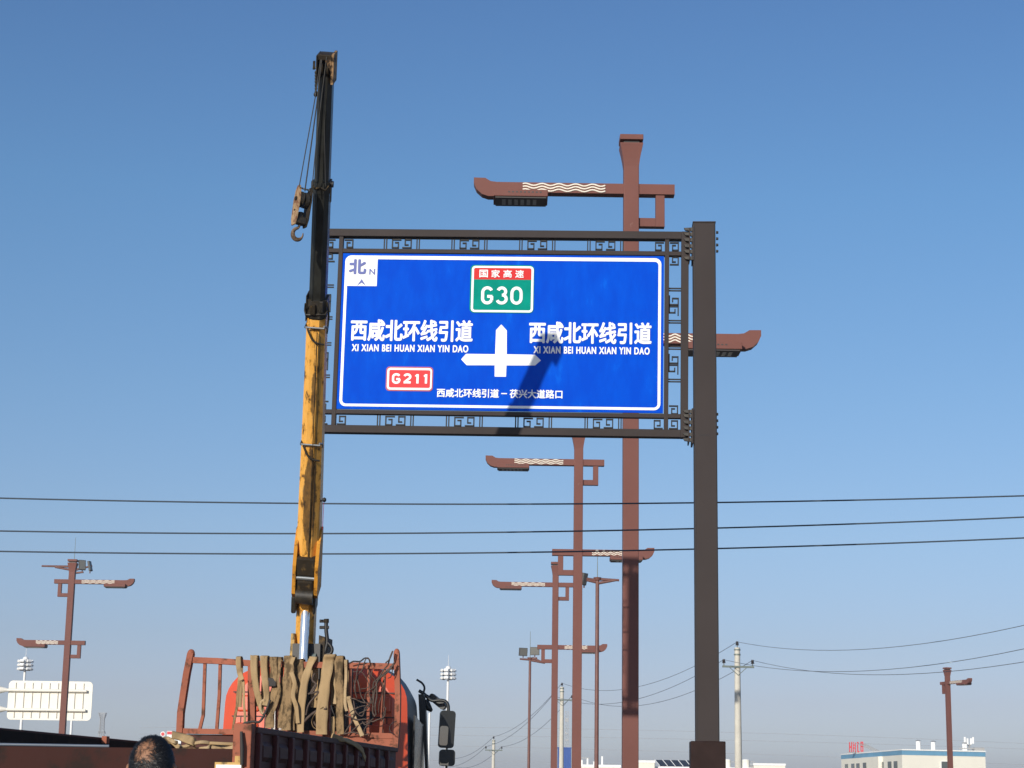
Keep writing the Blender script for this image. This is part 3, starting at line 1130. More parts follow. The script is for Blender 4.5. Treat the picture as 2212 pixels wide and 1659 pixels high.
TY = 480.0
tp = W(222, 1540, TY)
o = thing('lattice_tower', 'pale hazy lattice tower far off beyond the dark truck bed', 'tower', (tp.x, TY, gz(TY)))
H = tp.z - gz(TY)
s = TY / FPX
b = MB()
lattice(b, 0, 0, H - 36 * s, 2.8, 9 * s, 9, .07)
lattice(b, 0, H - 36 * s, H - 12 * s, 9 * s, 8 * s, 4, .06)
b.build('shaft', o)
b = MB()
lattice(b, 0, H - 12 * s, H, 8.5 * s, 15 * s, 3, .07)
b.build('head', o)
b = MB()
lattice(b, 0, H - 43 * s, H - 38 * s, 14 * s, 11 * s, 1, .06)
b.build('platform', o)
TY2 = 330.0
tp2 = W(1224.5, 1537, TY2)
o2 = thing('lattice_tower', 'thin grey lattice mast above the blue clad tower', 'tower', (tp2.x, TY2, gz(TY2)))
H2 = tp2.z - gz(TY2)
s2 = TY2 / FPX
b = MB()
lattice(b, 0, 0, H2, 11 * s2, 6.5 * s2, 24, .035)
b.build('shaft', o2)
b = MB()
for q in (16, 20, 46, 60):
    b.box((-3.2 * s2, -.3, H2 - q * s2 - .12), (3.2 * s2, .3, H2 - q * s2 + .12), 'lattice')
b.build('antenna_panel', o2)

HV = [((222, 1586), (1106, 1590), (2212, 1618)), ((222, 1600), (1106, 1614), (2212, 1652)), ((0, 1577), (1150, 1573), (2212, 1606)), ((700, 1640), (1106, 1645), (1900, 1668))]
lab = ['faint far power line just above the dark truck bed, second from the bottom', 'faint far power line low above the roofs', 'highest of the faint far power lines behind the lamp posts', 'lowest faint far power line behind the lamp posts']
for (a, m_, c), l in zip(HV, lab):
    A3, M3, C3 = W(*a, 500), W(*m_, 500), W(*c, 500)
    pts = []
    for q in range(49):
        x = -95 + q * (270 / 48)
        la = (x - M3.x) * (x - C3.x) / ((A3.x - M3.x) * (A3.x - C3.x))
        lm = (x - A3.x) * (x - C3.x) / ((M3.x - A3.x) * (M3.x - C3.x))
        lc = (x - A3.x) * (x - M3.x) / ((C3.x - A3.x) * (C3.x - M3.x))
        pts.append((x, 500, A3.z * la + M3.z * lm + C3.z * lc))
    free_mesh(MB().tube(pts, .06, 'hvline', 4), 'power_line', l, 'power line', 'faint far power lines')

# ------------------------------------------------------------------ far buildings
def wall_box(mb, a, b, m):
    mb.box(a, b, m)


# right building: corner nearest the camera
c0, cl, cr = W(1948, 1618, 160), W(1817, 1628.5, 180), W(2128, 1621.6, 162)
rb = thing('building', 'cream building with a blue band under its white parapet at right edge', 'building', (c0.x, c0.y, gz(160)))
top = c0.z - gz(160)
dl = Vector((cl.x - c0.x, cl.y - c0.y, 0))
dr = Vector((cr.x - c0.x, cr.y - c0.y, 0))
foot = [Vector((0, 0, 0)), dr, dr + dl, dl]


def ringbox(mb, foot, z0, z1, m, grow=0.0):
    c = sum(foot, Vector()) / len(foot)
    f = [p + (p - c).normalized() * grow for p in foot]
    mb.loft([[p + Vector((0, 0, z0)) for p in f], [p + Vector((0, 0, z1)) for p in f]], m)


b = MB()
ringbox(b, foot, 0, top - .47, 'wall')
b.build('wall', rb)
b = MB()
ringbox(b, foot, top - .47, top - .10, 'band', .03)
b.build('blue_band', rb)
b = MB()
ringbox(b, foot, top - .10, top, 'wallw', .09)
b.build('parapet', rb)
b = MB()
# shallow projecting bay in the left wall
n_l = Vector((-dl.y, dl.x, 0)).normalized()
if n_l.x > 0:
    n_l = -n_l
bay = [dl * .30, dl * .30 + n_l * .35, dl * .58 + n_l * .35, dl * .58]
ringbox(b, bay, 0, top - .49, 'wall')
b.build('bay', rb)
def on_left(px):
    r = ray(px, 1650)
    n3 = Vector((n_l.x, n_l.y, 0))
    tt = (c0 - EYE).dot(n3) / r.dot(n3)
    q_ = EYE + r * tt - c0
    return Vector((q_.x, q_.y, 0)).dot(dl) / dl.length_squared


for pxw in (1939, 1926, 1909, 1880, 1857, 1846, 1832):
    t = on_left(pxw)
    for zlev in (top - 2.15, top - 5.2):
        p = dl * t + n_l * (.02 if not .30 < t < .58 else .37) + Vector((0, 0, zlev))
        d = dl.normalized()
        b = MB()
        vs = [p + d * q + Vector((0, 0, zz)) + n_l * k for k in (0, .04) for q, zz in ((0, 0), (1.0, 0), (1.0, 1.2), (0, 1.2))]
        b.add(vs, [(0, 1, 2, 3), (7, 6, 5, 4), (0, 4, 5, 1), (1, 5, 6, 2), (2, 6, 7, 3), (3, 7, 4, 0)], 'winglass')
        w = b.build('window', rb)
        b = MB()
        vs = [p + d * q + Vector((0, 0, zz)) + n_l * k for k in (0, .07) for q, zz in ((-.06, -.10), (1.06, -.10), (1.06, 0), (-.06, 0))]
        b.add(vs, [(0, 1, 2, 3), (7, 6, 5, 4), (0, 4, 5, 1), (1, 5, 6, 2), (2, 6, 7, 3), (3, 7, 4, 0)], 'wallw')
        b.build('sill', w)
n_r = Vector((dr.y, -dr.x, 0)).normalized()
d = dr.normalized()
for zlev in (top - 2.1, top - 5.1):
    p = d * (dr.length * .463) + n_r * .02 + Vector((0, 0, zlev))
    b = MB()
    vs = [p + d * q + Vector((0, 0, zz)) + n_r * k for k in (0, .04) for q, zz in ((0, 0), (.62, 0), (.62, 1.15), (0, 1.15))]
    b.add(vs, [(0, 1, 2, 3), (7, 6, 5, 4), (0, 4, 5, 1), (1, 5, 6, 2), (2, 6, 7, 3), (3, 7, 4, 0)], 'winglass')
    w = b.build('window', rb)
    b = MB()
    for q, zz, ww, hh_ in ((-.06, -.06, .74, .06), (-.06, 1.15, .74, .06), (-.06, 0, .06, 1.15), (.62, 0, .06, 1.15)):
        vs = [p + d * (q + e) + Vector((0, 0, zz + f)) + n_r * k for k in (0, .06) for e, f in ((0, 0), (ww, 0), (ww, hh_), (0, hh_))]
        b.add(vs, [(0, 1, 2, 3), (7, 6, 5, 4), (0, 4, 5, 1), (1, 5, 6, 2), (2, 6, 7, 3), (3, 7, 4, 0)], 'wallw')
    b.build('frame', w)
s = 161 / FPX
for t, h in ((.32, 18), (.50, 17), (.87, 15), (.895, 15)):
    b = MB()
    pp = d * (dr.length * (t - .055)) + dl * .08
    b.cyl(pp + Vector((0, 0, top - .1)), pp + Vector((0, 0, top + h * s)), .20 if t < .8 else .12, .20 if t < .8 else .12, 'wallw', 12)
    b.cyl(pp + Vector((0, 0, top + h * s + .05)), pp + Vector((0, 0, top + h * s + .14)), .27 if t < .8 else .16, .08, 'steelgrey', 12)
    b.build('vent_pipe', rb)
b = MB()
pp = dr * .90 + dl * .10
b.tube([pp + Vector((0, 0, top)), pp + Vector((0, 0, top + .55))], .07, 'steelgrey', 6)
for q in (-.36, -.13, .16, .34):
    b.box((pp.x + q - .07, pp.y - .05, top + .5 + abs(q) * .4), (pp.x + q + .07, pp.y + .05, top + 1.0 + abs(q) * .5), 'wallw')
    b.tube([pp + Vector((0, 0, top + .4)), pp + Vector((q, 0, top + .7))], .03, 'steelgrey', 5)
b.build('roof_antenna', rb)
b = MB()
b.box((dr.x * .70, dl.y * .1, top + .14), (dr.x * .88, dl.y * .1 + .1, top + .22), 'steelgrey')
b.box((dr.x * .88, dl.y * .1, top), (dr.x * .995, dl.y * .1 + 1, top + .26), 'steelgrey')
b.build('roof_frame', rb)
b = MB()
lp = dl * .72
for k, boxes in enumerate((((-.13, .05, -.06, .92), (.05, .05, .12, .95), (-.06, .42, .05, .56)), ((-.13, .08, -.07, .95), (.06, .05, .12, .90), (-.07, .36, .06, .46), (-.07, .62, .06, .70)),
                           ((-.08, .05, .0, .74), (-.10, .82, .04, .94), (.0, .05, .10, .14)), ((-.12, .10, -.05, .98), (.05, .10, .12, .98), (-.05, .10, .05, .20), (-.05, .50, .05, .60), (-.05, .88, .05, .98)))):
    xk = -.55 + k * .34
    for x0, z0, x1, z1 in boxes:
        b.box((lp.x + xk + x0, lp.y - .1, top + z0), (lp.x + xk + x1, lp.y, top + z1), 'redletter')
ls = b.build('roof_lettering', rb)
b = MB()
for k in range(3):
    b.tube([lp + Vector((.2 + k * .25, .1, top + .8)), lp + Vector((1.5 + k * .25, -1.5, top + .02))], .04, 'steelgrey', 5)
b.box((lp.x - .8, lp.y, top), (lp.x + .9, lp.y + .1, top + .08), 'steelgrey')
b.build('roof_lettering_frame', rb)

# low white buildings in the middle
BY = 205.0


def low(px0, px1, py, depth, label, Y=BY):
    a, c = W(px0, py, Y), W(px1, py, Y)
    zg = gz(Y)
    z = (a.z + c.z) / 2
    o = thing('building', label, 'building', ((a.x + c.x) / 2, Y, zg), 0, 'low white buildings')
    h = z - zg
    hw_ = (c.x - a.x) / 2
    MB().box((-hw_, 0, 0), (hw_, depth, h - .25), 'wall').build('wall', o)
    MB().box((-hw_ - .06, -.06, h - .25), (hw_ + .06, depth + .06, h), 'wallw').build('parapet', o)
    for k in range(max(1, int(hw_ * 2 / 2.5))):
        x = -hw_ + 1.1 + k * 2.5
        if x + .6 > hw_:
            break
        w = MB().box((x - .5, -.03, h - 3.0), (x + .5, -.002, h - 1.7), 'winglass').build('window', o)
    return o, h, hw_


lo1 = low(1253, 1340, 1652, 8, 'low white building with small stubs on its roof, behind the lamp posts')
for x, hgt in ((-1.9, .5), (-1.3, .65), (-.6, .35), (.25, .9)):
    MB().box((x - .08, 1, lo1[1]), (x + .08, 1.2, lo1[1] + hgt), 'wallw').build('roof_stub', lo1[0])
MB().box((-2.2, 1.05, lo1[1] + .66), (-1.1, 1.15, lo1[1] + .74), 'steelgrey').build('roof_bar', lo1[0])
lo2 = low(1371, 1414, 1642.5, 6, 'white stair block left of the solar panels', BY - 4)
lo3 = low(1414.5, 1625, 1657, 9, 'long low white building carrying solar panels and tanks', BY - 3)
s = (BY - 3) / FPX
o = thing('solar_panel_array', 'row of tilted dark solar panels on a flat white roof', 'solar panels', (0, BY - 1.5, 0))
a, c = W(1416, 1641, BY - 1.5), W(1500, 1655.5, BY - 1.5)
o.location = (a.x, BY - 1.5, c.z)
n = 5
wd = (c.x - a.x) / n
for k in range(n):
    b = MB()
    hgt = a.z - c.z
    q = .45
    x = k * wd
    vs = [Vector((x + .03 + q, 0, 0)), Vector((x + wd - .05 + q, 0, 0)), Vector((x + wd - .05, .9, hgt)), Vector((x + .03, .9, hgt))]
    vs += [v + Vector((0, .04, -.04)) for v in vs]
    b.add(vs, [(0, 1, 2, 3), (7, 6, 5, 4), (0, 4, 5, 1), (1, 5, 6, 2), (2, 6, 7, 3), (3, 7, 4, 0)], 'solar')
    b.build('panel', o)
b = MB()
for k in range(n + 1):
    b.tube([(k * wd, .95, 0), (k * wd, .95, a.z - c.z - .05)], .025, 'steelgrey', 5)
    b.tube([(k * wd + .45, -.01, .02), (k * wd, .89, a.z - c.z + .02)], .03, 'wallw', 5)
b.build('rack', o)
for px0, px1, lab in ((1565, 1579, 'cream roof tank hidden partly by the brown sign post base'), (1603, 1620, 'cream roof tank just right of the concrete pole')):
    a, c = W(px0, 1639, BY - 2), W(px1, 1658, BY - 2)
    b = MB()
    r = (c.x - a.x) / 2
    b.cyl((0, 0, 0), (0, 0, a.z - c.z - .08), r, r, 'wall', 20)
    b.cyl((0, 0, a.z - c.z - .08), (0, 0, a.z - c.z), r * 1.05, r * .8, 'wallw', 20)
    b.box((r, -.05, a.z - c.z - .3), (r + .5, .05, a.z - c.z - .22), 'steelgrey')
    ob = b.build('water_tank', None, ((a.x + c.x) / 2, BY - 2, c.z - .05))
    tag(ob, lab, 'water tank', 'roof water tanks')
low(1628, 1696, 1649, 8, 'plain white low building right of the roof tanks', BY + 14)
# blue clad tower
p = W(1219.5, 1616, 250)
o = thing('clad_tower', 'blue metal clad tower behind a concrete pole and a lamp post', 'tower', (p.x, 250, gz(250)))
H = p.z - gz(250)
b = MB().box((-.85, 0, 0), (.85, 1.7, H), 'bluemetal')
for k in range(8):
    x = -.75 + k * .214
    b.box((x - .03, -.03, 0), (x + .03, 0, H - .02), 'bluemetal')
b.build('cladding', o)
MB().box((-.92, -.06, H), (.92, 1.76, H + .1), 'bluemetal').build('roof', o)
# petrol canopy with a red sign
p = W(360, 1592, 215)
o = thing('canopy', 'white canopy with a red disc and a red strip beside the rack', 'canopy', (p.x, 215, gz(215)))
H = p.z - gz(215)
s = 215 / FPX
MB().box((-1.2, 0, H - .7), (1.6, 4, H), 'wallw').build('roof', o)
for x in (-.9, 1.3):
    MB().box((x - .15, 1.8, 0), (x + .15, 2.1, H - .7), 'wallw').build('post', o)
b = MB()
b.cyl((-8.5 * s, .12, H + 6 * s), (-8.5 * s, .02, H + 6 * s), 5.4 * s, 5.4 * s, 'wallw', 24)
b.cyl((-8.5 * s, .02, H + 6 * s), (-8.5 * s, -.01, H + 6 * s), 3.6 * s, 3.6 * s, 'redletter', 24)
b.box((-9.5 * s, .05, H), (-7.5 * s, .1, H + 3 * s), 'wallw')
b.build('disc_sign', o)
b = MB()
b.box((0 * s, .02, H), (15.5 * s, .12, H + 12.5 * s), 'wallw')
b.box((.5 * s, -.01, H + 5.5 * s), (15 * s, .02, H + 11.5 * s), 'redletter')
b.build('strip_sign', o)

# ------------------------------------------------------------------ crane truck
HEAD = R_(7.0)
rv = Vector((math.cos(HEAD), -math.sin(HEAD), 0))
av = Vector((math.sin(HEAD), math.cos(HEAD), 0))
O = Vector((-1.256, 22, 0)) - rv * 1.25
truck = thing('crane_truck', 'red flatbed truck with a raised yellow and black loader crane', 'truck', (O.x, O.y, 0), -HEAD)


def T(px, py, off=0.0):
    """truck-local point for a measured pixel on the cross plane at local y = off"""
    d = ray(px, py)
    p0 = O + av * off
    t = (p0 - EYE).dot(av) / d.dot(av)
    p = EYE + d * t - O
    return Vector((p.dot(rv), off, p.z))


def Tw(px, py, off=0.0):
    l = T(px, py, off)
    return O + rv * l.x + av * l.y + Vector((0, 0, l.z))


def bar(mb, pts, w, d, m):
    """square bar through truck-local points"""
    rings = []
    P = [Vector(p) for p in pts]
    for i, p in enumerate(P):
        t = (P[min(i + 1, len(P) - 1)] - P[max(i - 1, 0)]).normalized()
        y = Vector((0, 1, 0))
        x = y.cross(t).normalized()
        rings.append([p - x * w / 2 - y * d / 2, p + x * w / 2 - y * d / 2, p + x * w / 2 + y * d / 2, p - x * w / 2 + y * d / 2])
    mb.loft(rings, m)


# headboard rack
b = MB()
ZT = T(640, 1436).z
ZB = T(640, 1583).z
pl_b, pl_m, pl_t = T(389, 1583), T(397, 1500), T(413, 1411)
bar(b, [pl_b, T(391, 1540), pl_m, T(404, 1455), pl_t], .072, .085, 'rack')
b.ball(pl_t + Vector((0, 0, .0)), .043, 'rack', 1, 1, 1.1, 8)
b.build('headboard_post', truck)
b = MB()
pr = T(858, 1500)
bar(b, [T(854, 1620), T(859, 1560), T(860, 1500), T(858, 1440), T(857, 1412)], .062, .08, 'rack')
b.ball(T(857, 1412), .037, 'rack', 1, 1, 1.6, 8)
hb = b.build('headboard_post', truck)
b = MB()
bar(b, [T(418, 1426, .005), T(470, 1428, .005), T(560, 1434, .005), T(700, 1437, .005), T(790, 1438, .005), T(850, 1440, .005)], .068, .07, 'rack')
b.build('headboard_rail', truck)
b = MB()
bar(b, [T(394, 1579, .005), T(700, 1585, .005), T(850, 1590, .005)], .06, .07, 'rack')
b.build('headboard_rail', truck)
b = MB()
a, c = T(393, 1586, .03), T(852, 1600, .03)
b.box((a.x, .02, 1.2), (T(705, 1590).x, .05, ZB - .03), 'maroon')
b.build('headboard_board', truck)
b = MB()
b.box((T(706, 1590).x, -.02, 1.2), (T(851, 1590).x, .045, T(780, 1590).z - .01), 'rack')
b.build('headboard_board', truck)
for pts, w in ((((443, 1430), (441, 1490), (439, 1545), (431, 1578)), .035), (((476, 1430), (474, 1500), (468, 1579)), .035), (((545, 1432), (544, 1584)), .085),
               (((706, 1438), (705, 1500), (704, 1590)), .095), (((757, 1440), (755, 1590)), .032), (((797, 1440), (795, 1590)), .032), (((831, 1441), (829, 1500), (822, 1590)), .032),
               (((600, 1436), (598, 1584)), .035), (((650, 1436), (648, 1584)), .035)):
    b = MB()
    bar(b, [T(x, y, .012) for x, y in pts], w, w, 'rack')
    b.build('headboard_bar', truck)

# bed: floor, dropsides, tailgate, corner posts
LB = 6.6
MB().box((-1.24, -LB + .05, 1.15), (1.24, 0, 1.22), 'maroon').build('bed_floor', truck)


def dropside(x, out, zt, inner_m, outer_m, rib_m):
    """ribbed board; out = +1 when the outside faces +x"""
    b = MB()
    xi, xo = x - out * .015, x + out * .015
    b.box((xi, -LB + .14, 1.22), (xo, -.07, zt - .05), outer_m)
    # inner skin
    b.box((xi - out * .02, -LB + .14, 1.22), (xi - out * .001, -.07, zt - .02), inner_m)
    b.box((xi, -LB + .14, zt - .05), (xo + out * .025, -.07, zt), outer_m, bev=.008)
    n = 11
    for k in range(n):
        y0 = -LB + .2 + k * (LB - .35) / n
        y1 = y0 + (LB - .35) / n
        # rib
        b.box((xo, y0 - .045, 1.22), (xo + out * .045, y0 + .045, zt - .05), rib_m, bev=.01)
        # two pressed panels with sloping ends
        ym, hy = (y0 + y1) / 2, (y1 - y0) / 2 - .11
        for za, zb in ((zt - .27, zt - .11), (zt - .50, zt - .34), (zt - .73, zt - .57)):
            vs = []
            for xx, g_ in ((xo, 0), (xo + out * .03, .035)):
                vs += [(xx, ym - hy + g_, za + g_), (xx, ym + hy - g_, za + g_), (xx, ym + hy - g_, zb - g_), (xx, ym - hy + g_, zb - g_)]
            fs = [(4, 5, 6, 7), (0, 1, 5, 4), (1, 2, 6, 5), (2, 3, 7, 6), (3, 0, 4, 7)]
            if out < 0:
                fs = [f[::-1] for f in fs]
            b.add(vs, fs, outer_m)
    return b.build('dropside', truck)


ZS = 2.065
dropside(1.25, 1, ZS, 'maroon', 'maroon', 'maroon_rib')
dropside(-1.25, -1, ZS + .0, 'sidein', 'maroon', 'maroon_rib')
r_s = ray(222, 1588)
t_s = (O + rv * -1.22 - EYE).dot(rv) / r_s.dot(rv)
y_s = (EYE + r_s * t_s - O).dot(av)
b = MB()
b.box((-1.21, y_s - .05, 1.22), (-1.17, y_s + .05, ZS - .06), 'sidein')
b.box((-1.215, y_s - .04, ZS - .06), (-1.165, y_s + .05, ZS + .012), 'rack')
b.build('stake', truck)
for x in (-1.2, 1.2):
    b = MB()
    b.box((x - .075, -LB, 1.15), (x + .075, -LB + .13, 2.085), 'rack', bev=.008)
    cp = b.build('corner_post', truck)
    b = MB()
    b.tube([(x + .0, -LB - .03, 2.02), (x + .015, -LB - .045, 1.90), (x + .02, -LB - .04, 1.76)], [.012, .017, .015], 'darkcable', 8)
    b.box((x - .05, -LB - .004, 1.70), (x - .005, -LB, 1.83), 'palecast')
    b.build('latch', cp)
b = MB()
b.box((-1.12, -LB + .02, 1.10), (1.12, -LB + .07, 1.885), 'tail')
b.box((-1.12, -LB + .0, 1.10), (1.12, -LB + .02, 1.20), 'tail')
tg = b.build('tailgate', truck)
MB().tube([(-1.12, -LB + .03, 1.90), (.10, -LB + .03, 1.895)], .012, 'zinc', 10).build('edge_rail', tg)
b = MB()
p = T(494, 1659, -LB - .03)
b.box((p.x - .10, -LB - .045, p.z - .30), (p.x + .105, -LB - .03, p.z + .025), 'wpole')
b.box((p.x - .115, -LB - .030, p.z - .30), (p.x + .11, -LB - .012, p.z + .045), 'palecast')
b.build('rear_plate', truck)
# chassis and wheels
b = MB()
for x in (-.42, .42):
    b.box((x - .06, -LB + .1, .75), (x + .06, 4.0, 1.02), 'black')
for y in (-6.0, -4.2, -2.4, -.6, 1.0, 2.6):
    b.box((-.36, y - .05, .78), (.36, y + .05, .98), 'black')
for y in (-6.2, -4.6, -3, -1.4):
    b.box((-1.2, y - .04, 1.02), (1.2, y + .04, 1.15), 'black')
b.build('chassis', truck)
for y in (-5.0, -3.65, 2.75):
    for x in (-1.02, 1.02):
        w = MB()
        prof = [(.16, .29), (.15, .40), (.14, .49), (.10, .51), (-.10, .51), (-.14, .49), (-.15, .40), (-.16, .29)]
        rings = [[Vector((x + dx, y + r * math.cos(2 * math.pi * k / 32), .51 + r * math.sin(2 * math.pi * k / 32))) for k in range(32)] for dx, r in prof]
        w.loft(rings, 'rubber', False, True)
        wo = w.build('wheel', truck)
        b = MB()
        s_ = 1 if x > 0 else -1
        b.cyl((x - .14, y, .51), (x + .14, y, .51), .29, .29, 'steelgrey', 24)
        b.cyl((x + s_ * .14, y, .51), (x + s_ * .17, y, .51), .12, .10, 'steelgrey', 16)
        b.build('rim', wo)

# cab
CY0 = 1.98


def cab_ring(y, hw_, z1, rt, z0=.95, tumble=.06):
    pts = []
    pts.append(Vector((-hw_, y, z0)))
    pts.append(Vector((hw_, y, z0)))
    h2 = hw_ - tumble
    for k in range(9):
        a = R_(90 * k / 8)
        pts.append(Vector((h2 - rt + rt * math.cos(a), y, z1 - rt * .9 + rt * .9 * math.sin(a))))
    for k in range(9):
        a = R_(90 + 90 * k / 8)
        pts.append(Vector((-h2 + rt + rt * math.cos(a), y, z1 - rt * .9 + rt * .9 * math.sin(a))))
    return pts


cabw = 1.225
rings = [cab_ring(CY0, cabw - .18, 3.00, .40), cab_ring(CY0 + .09, cabw, 3.10, .50), cab_ring(CY0 + .42, cabw, 3.12, .50), cab_ring(CY0 + .72, cabw - .01, 3.06, .48),
         cab_ring(CY0 + 1.0, cabw - .03, 2.94, .36), cab_ring(CY0 + 1.2, cabw - .05, 2.78, .36), cab_ring(CY0 + 1.34, cabw - .10, 2.56, .3), cab_ring(CY0 + 1.42, cabw - .16, 2.2, .2)]
b = MB()
b.loft(rings, 'cab')
nr = len(rings[0])
gk = b.idx('cabgrey')
for fi in range((len(rings) - 1) * nr):       # the grey right hand side behind the rear corner
    k_, i_ = divmod(fi, nr)
    if k_ >= 1 and 1 <= i_ <= 7:
        b.mi[fi] = gk
cab = b.build('cab', truck)
cab.location = (-.16, 0, 0)
b = MB()
for z, hw_ in ((2.78, 1.04), (2.48, 1.045)):
    b.box((-hw_, CY0 - .006, z - .008), (hw_, CY0 + .004, z + .008), 'cabseam')
for x in (-.62, .62, .93, -.93):
    b.box((x - .006, CY0 - .005, 1.6), (x + .006, CY0 + .004, 2.48), 'cabseam')
b.build('seam', cab)
for x0, x1 in ((.70, .98), (-.98, -.70)):
    for z0, z1 in ((1.9, 2.40), (2.54, 2.74)):
        MB().box((x0, CY0 - .022, z0), (x1, CY0 + .004, z1), 'cab', bev=.02).build('rear_panel', cab)
b = MB()
wl, wr = T(592, 1540, CY0).x + .16, T(800, 1540, CY0).x + .16
wz0, wz1 = T(700, 1600, CY0).z, T(700, 1515, CY0).z
b.box((wl, CY0 - .012, wz0), (wr, CY0 + .004, wz1), 'pane')
rw = b.build('rear_window', cab)
b = MB()
for x0, z0, x1, z1 in ((wl - .03, wz0 - .03, wr + .03, wz0), (wl - .03, wz1, wr + .03, wz1 + .03), (wl - .03, wz0, wl, wz1), (wr, wz0, wr + .03, wz1), ((wl + wr) / 2 - .02, wz0, (wl + wr) / 2 + .02, wz1)):
    b.box((x0, CY0 - .02, z0), (x1, CY0 + .003, z1), 'rubber')
b.build('frame', rw)
# side window on the right
b = MB()
b.prism([(CY0 + .22, 1.5), (CY0 + 1.27, 1.5), (CY0 + 1.25, 2.26), (CY0 + 1.10, 2.42), (CY0 + .22, 2.52)], -.01, .01, 'glass',
        Matrix(((-.045, 1, 0, cabw + (CY0 + .3) * .045 + .010), (1, 0, 0, 0), (0, 0, 1, 0), (0, 0, 0, 1))))
b.build('side_window', cab)
# sun visor over the windscreen, black side wind deflector
b = MB()
b.box((-1.10, CY0 + 1.30, 2.46), (1.14, CY0 + 1.52, 2.50), 'plastic', Matrix.Translation((0, 0, 0)))
b.build('sun_visor', cab)
b = MB()
p = [T(905, 1500, CY0 + 1.2), T(917, 1500, CY0 + 1.2), T(921, 1545, CY0 + 1.2), T(925, 1660, CY0 + 1.2), T(921, 1700, CY0 + 1.2), T(915, 1562, CY0 + 1.2), T(908, 1570, CY0 + 1.2)]
b.prism([(q.x + .16, q.z) for q in p], CY0 + 1.15, CY0 + 1.25, 'plastic')
b.build('wind_deflector', cab)
# mirrors
MY = CY0 + 1.28


def P(px, py, o=MY):
    return T(px, py, o)


b = MB()
b.tube(spline([P(905, 1492), P(916, 1499), P(932, 1513), P(950, 1512.5), P(962, 1515), P(968, 1524), P(968.5, 1542)], 5), .022, 'plastic', 10)
b.tube(spline([P(900, 1468), P(912, 1476), P(917, 1487), P(912, 1502)], 5), .014, 'plastic', 8)
b.tube([P(965, 1612), P(965, 1625)], .016, 'steelpin', 8)
b.tube([P(964, 1652), P(964, 1680), P(925, 1690)], .016, 'plastic', 8)
arm = b.build('mirror_arm', truck)


def wing_mirror(x0, y0, x1, y1, lean):
    a, c = P(x0, y0), P(x1, y1)
    cx_, cz_ = (a.x + c.x) / 2, (a.z + c.z) / 2
    hw_, hh_ = (c.x - a.x) / 2, (a.z - c.z) / 2
    mt = Matrix.Translation((cx_, MY, cz_)) @ Matrix.Rotation(lean, 4, 'Y') @ Matrix.Rotation(R_(14), 4, 'Z')
    b = MB()
    b.prism(rounded(-hw_, -hh_, hw_, hh_, .045), -.04, .05, 'plastic', mt)
    o_ = b.build('wing_mirror', truck)
    b = MB()
    b.prism(rounded(-hw_ + .008, -hh_ + .03, hw_ - .085, hh_ - .20, .03), -.045, -.041, 'mirror', mt)
    b.build('mirror_glass', o_)


wing_mirror(949.5, 1535, 981, 1616, R_(2.5))
wing_mirror(949, 1619, 982, 1655, R_(1))
b = MB()
mt = Matrix.Translation(P(946, 1516, MY + .25)) @ Matrix.Rotation(R_(38), 4, 'Y')
b.prism(rounded(-.13, -.045, .13, .045, .03), -.09, .06, 'plastic', mt)
b.tube([P(922, 1503, MY + .1), P(934, 1510, MY + .25)], .02, 'plastic', 8)
b.tube([P(919, 1512, MY + .1), P(926, 1530, MY + .1), P(933, 1536, MY + .1)], [.04, .045, .02], 'plastic', 8)
b.build('kerb_mirror', truck)

# ---- loader crane
Bw = W(658, 1400, 23.1)
Tip = W(706, 108, 19.4)
zax = (Tip - Bw).normalized()
LBM = (Tip - Bw).length
yax = Vector((0, 1, 0)) - zax * zax.y
yax.normalize()
xax = yax.cross(zax).normalized()
BM = Matrix((xax, yax, zax)).transposed().to_4x4()
BM = BM @ Matrix.Diagonal((.86, .90, 1.022, 1))
BM.translation = Bw
TI = (Matrix.Translation(O) @ Matrix.Rotation(-HEAD, 4, 'Z')).inverted()
BL = TI @ BM            # boom frame in truck locals


def boom_part(mb, name, parent=None):
    o_ = mb.build(name, truck if parent is None else parent)
    if parent is None:
        o_.matrix_local = BL
    return o_


def sec(w, d, s):
    h = w / 2
    return [Vector(p) for p in ((-h, d * .55, s), (-h, -d * .20, s), (-h * .42, -d * .45, s), (h * .42, -d * .45, s), (h, -d * .20, s), (h, d * .55, s))][::-1]


sy = lambda y: {150: 6.91, 405: 5.58, 640: 4.32, 700: 3.99, 945: 2.63, 1170: 1.35, 1285: .68, 1330: .41, 1400: 0}[y]
b = MB()
b.loft([sec(.25, .34, -.12), sec(.25, .34, .75), sec(.305, .38, 1.05), sec(.300, .37, 1.6), sec(.262, .33, 3.3), sec(.250, .32, 4.08)], 'boom_y')
by = boom_part(b, 'boom_base_section')
# reinforcement fork around the cylinder head
b = MB()
for sgn in (-1, 1):
    pts = [(.74, -.20), (.80, -.26), (1.15, -.25), (1.38, -.14), (1.52, .02), (1.50, .18), (.74, .18)]
    vs = []
    for dx in (.128, .176):
        vs += [Vector((sgn * dx, y, s_)) for s_, y in pts]
    n = len(pts)
    fs = [list(range(n)), list(range(2 * n - 1, n - 1, -1))] + [[(i + 1) % n, i, n + i, n + (i + 1) % n] for i in range(n)]
    b.add(vs, fs, 'yellow')
b.build('reinforcement_plate', by)
b = MB()
b.box((-.125, -.235, 1.02), (.125, -.10, 1.24), 'casting', bev=.015)
b.cyl((-.15, -.22, .99), (.15, -.22, .99), .024, .024, 'steelpin', 12)
b.box((-.115, -.245, .80), (.115, -.12, .97), 'casting', bev=.03)
b.tube([(-.12, -.235, .76), (.12, -.235, .76)], .085, 'black', 16)
b.box((-.15, -.20, .52), (-.115, .10, .80), 'black', bev=.02)
b.box((.115, -.20, .52), (.15, .10, .80), 'black', bev=.02)
b.box((-.19, -.16, .50), (-.13, -.04, .72), 'black', bev=.02)
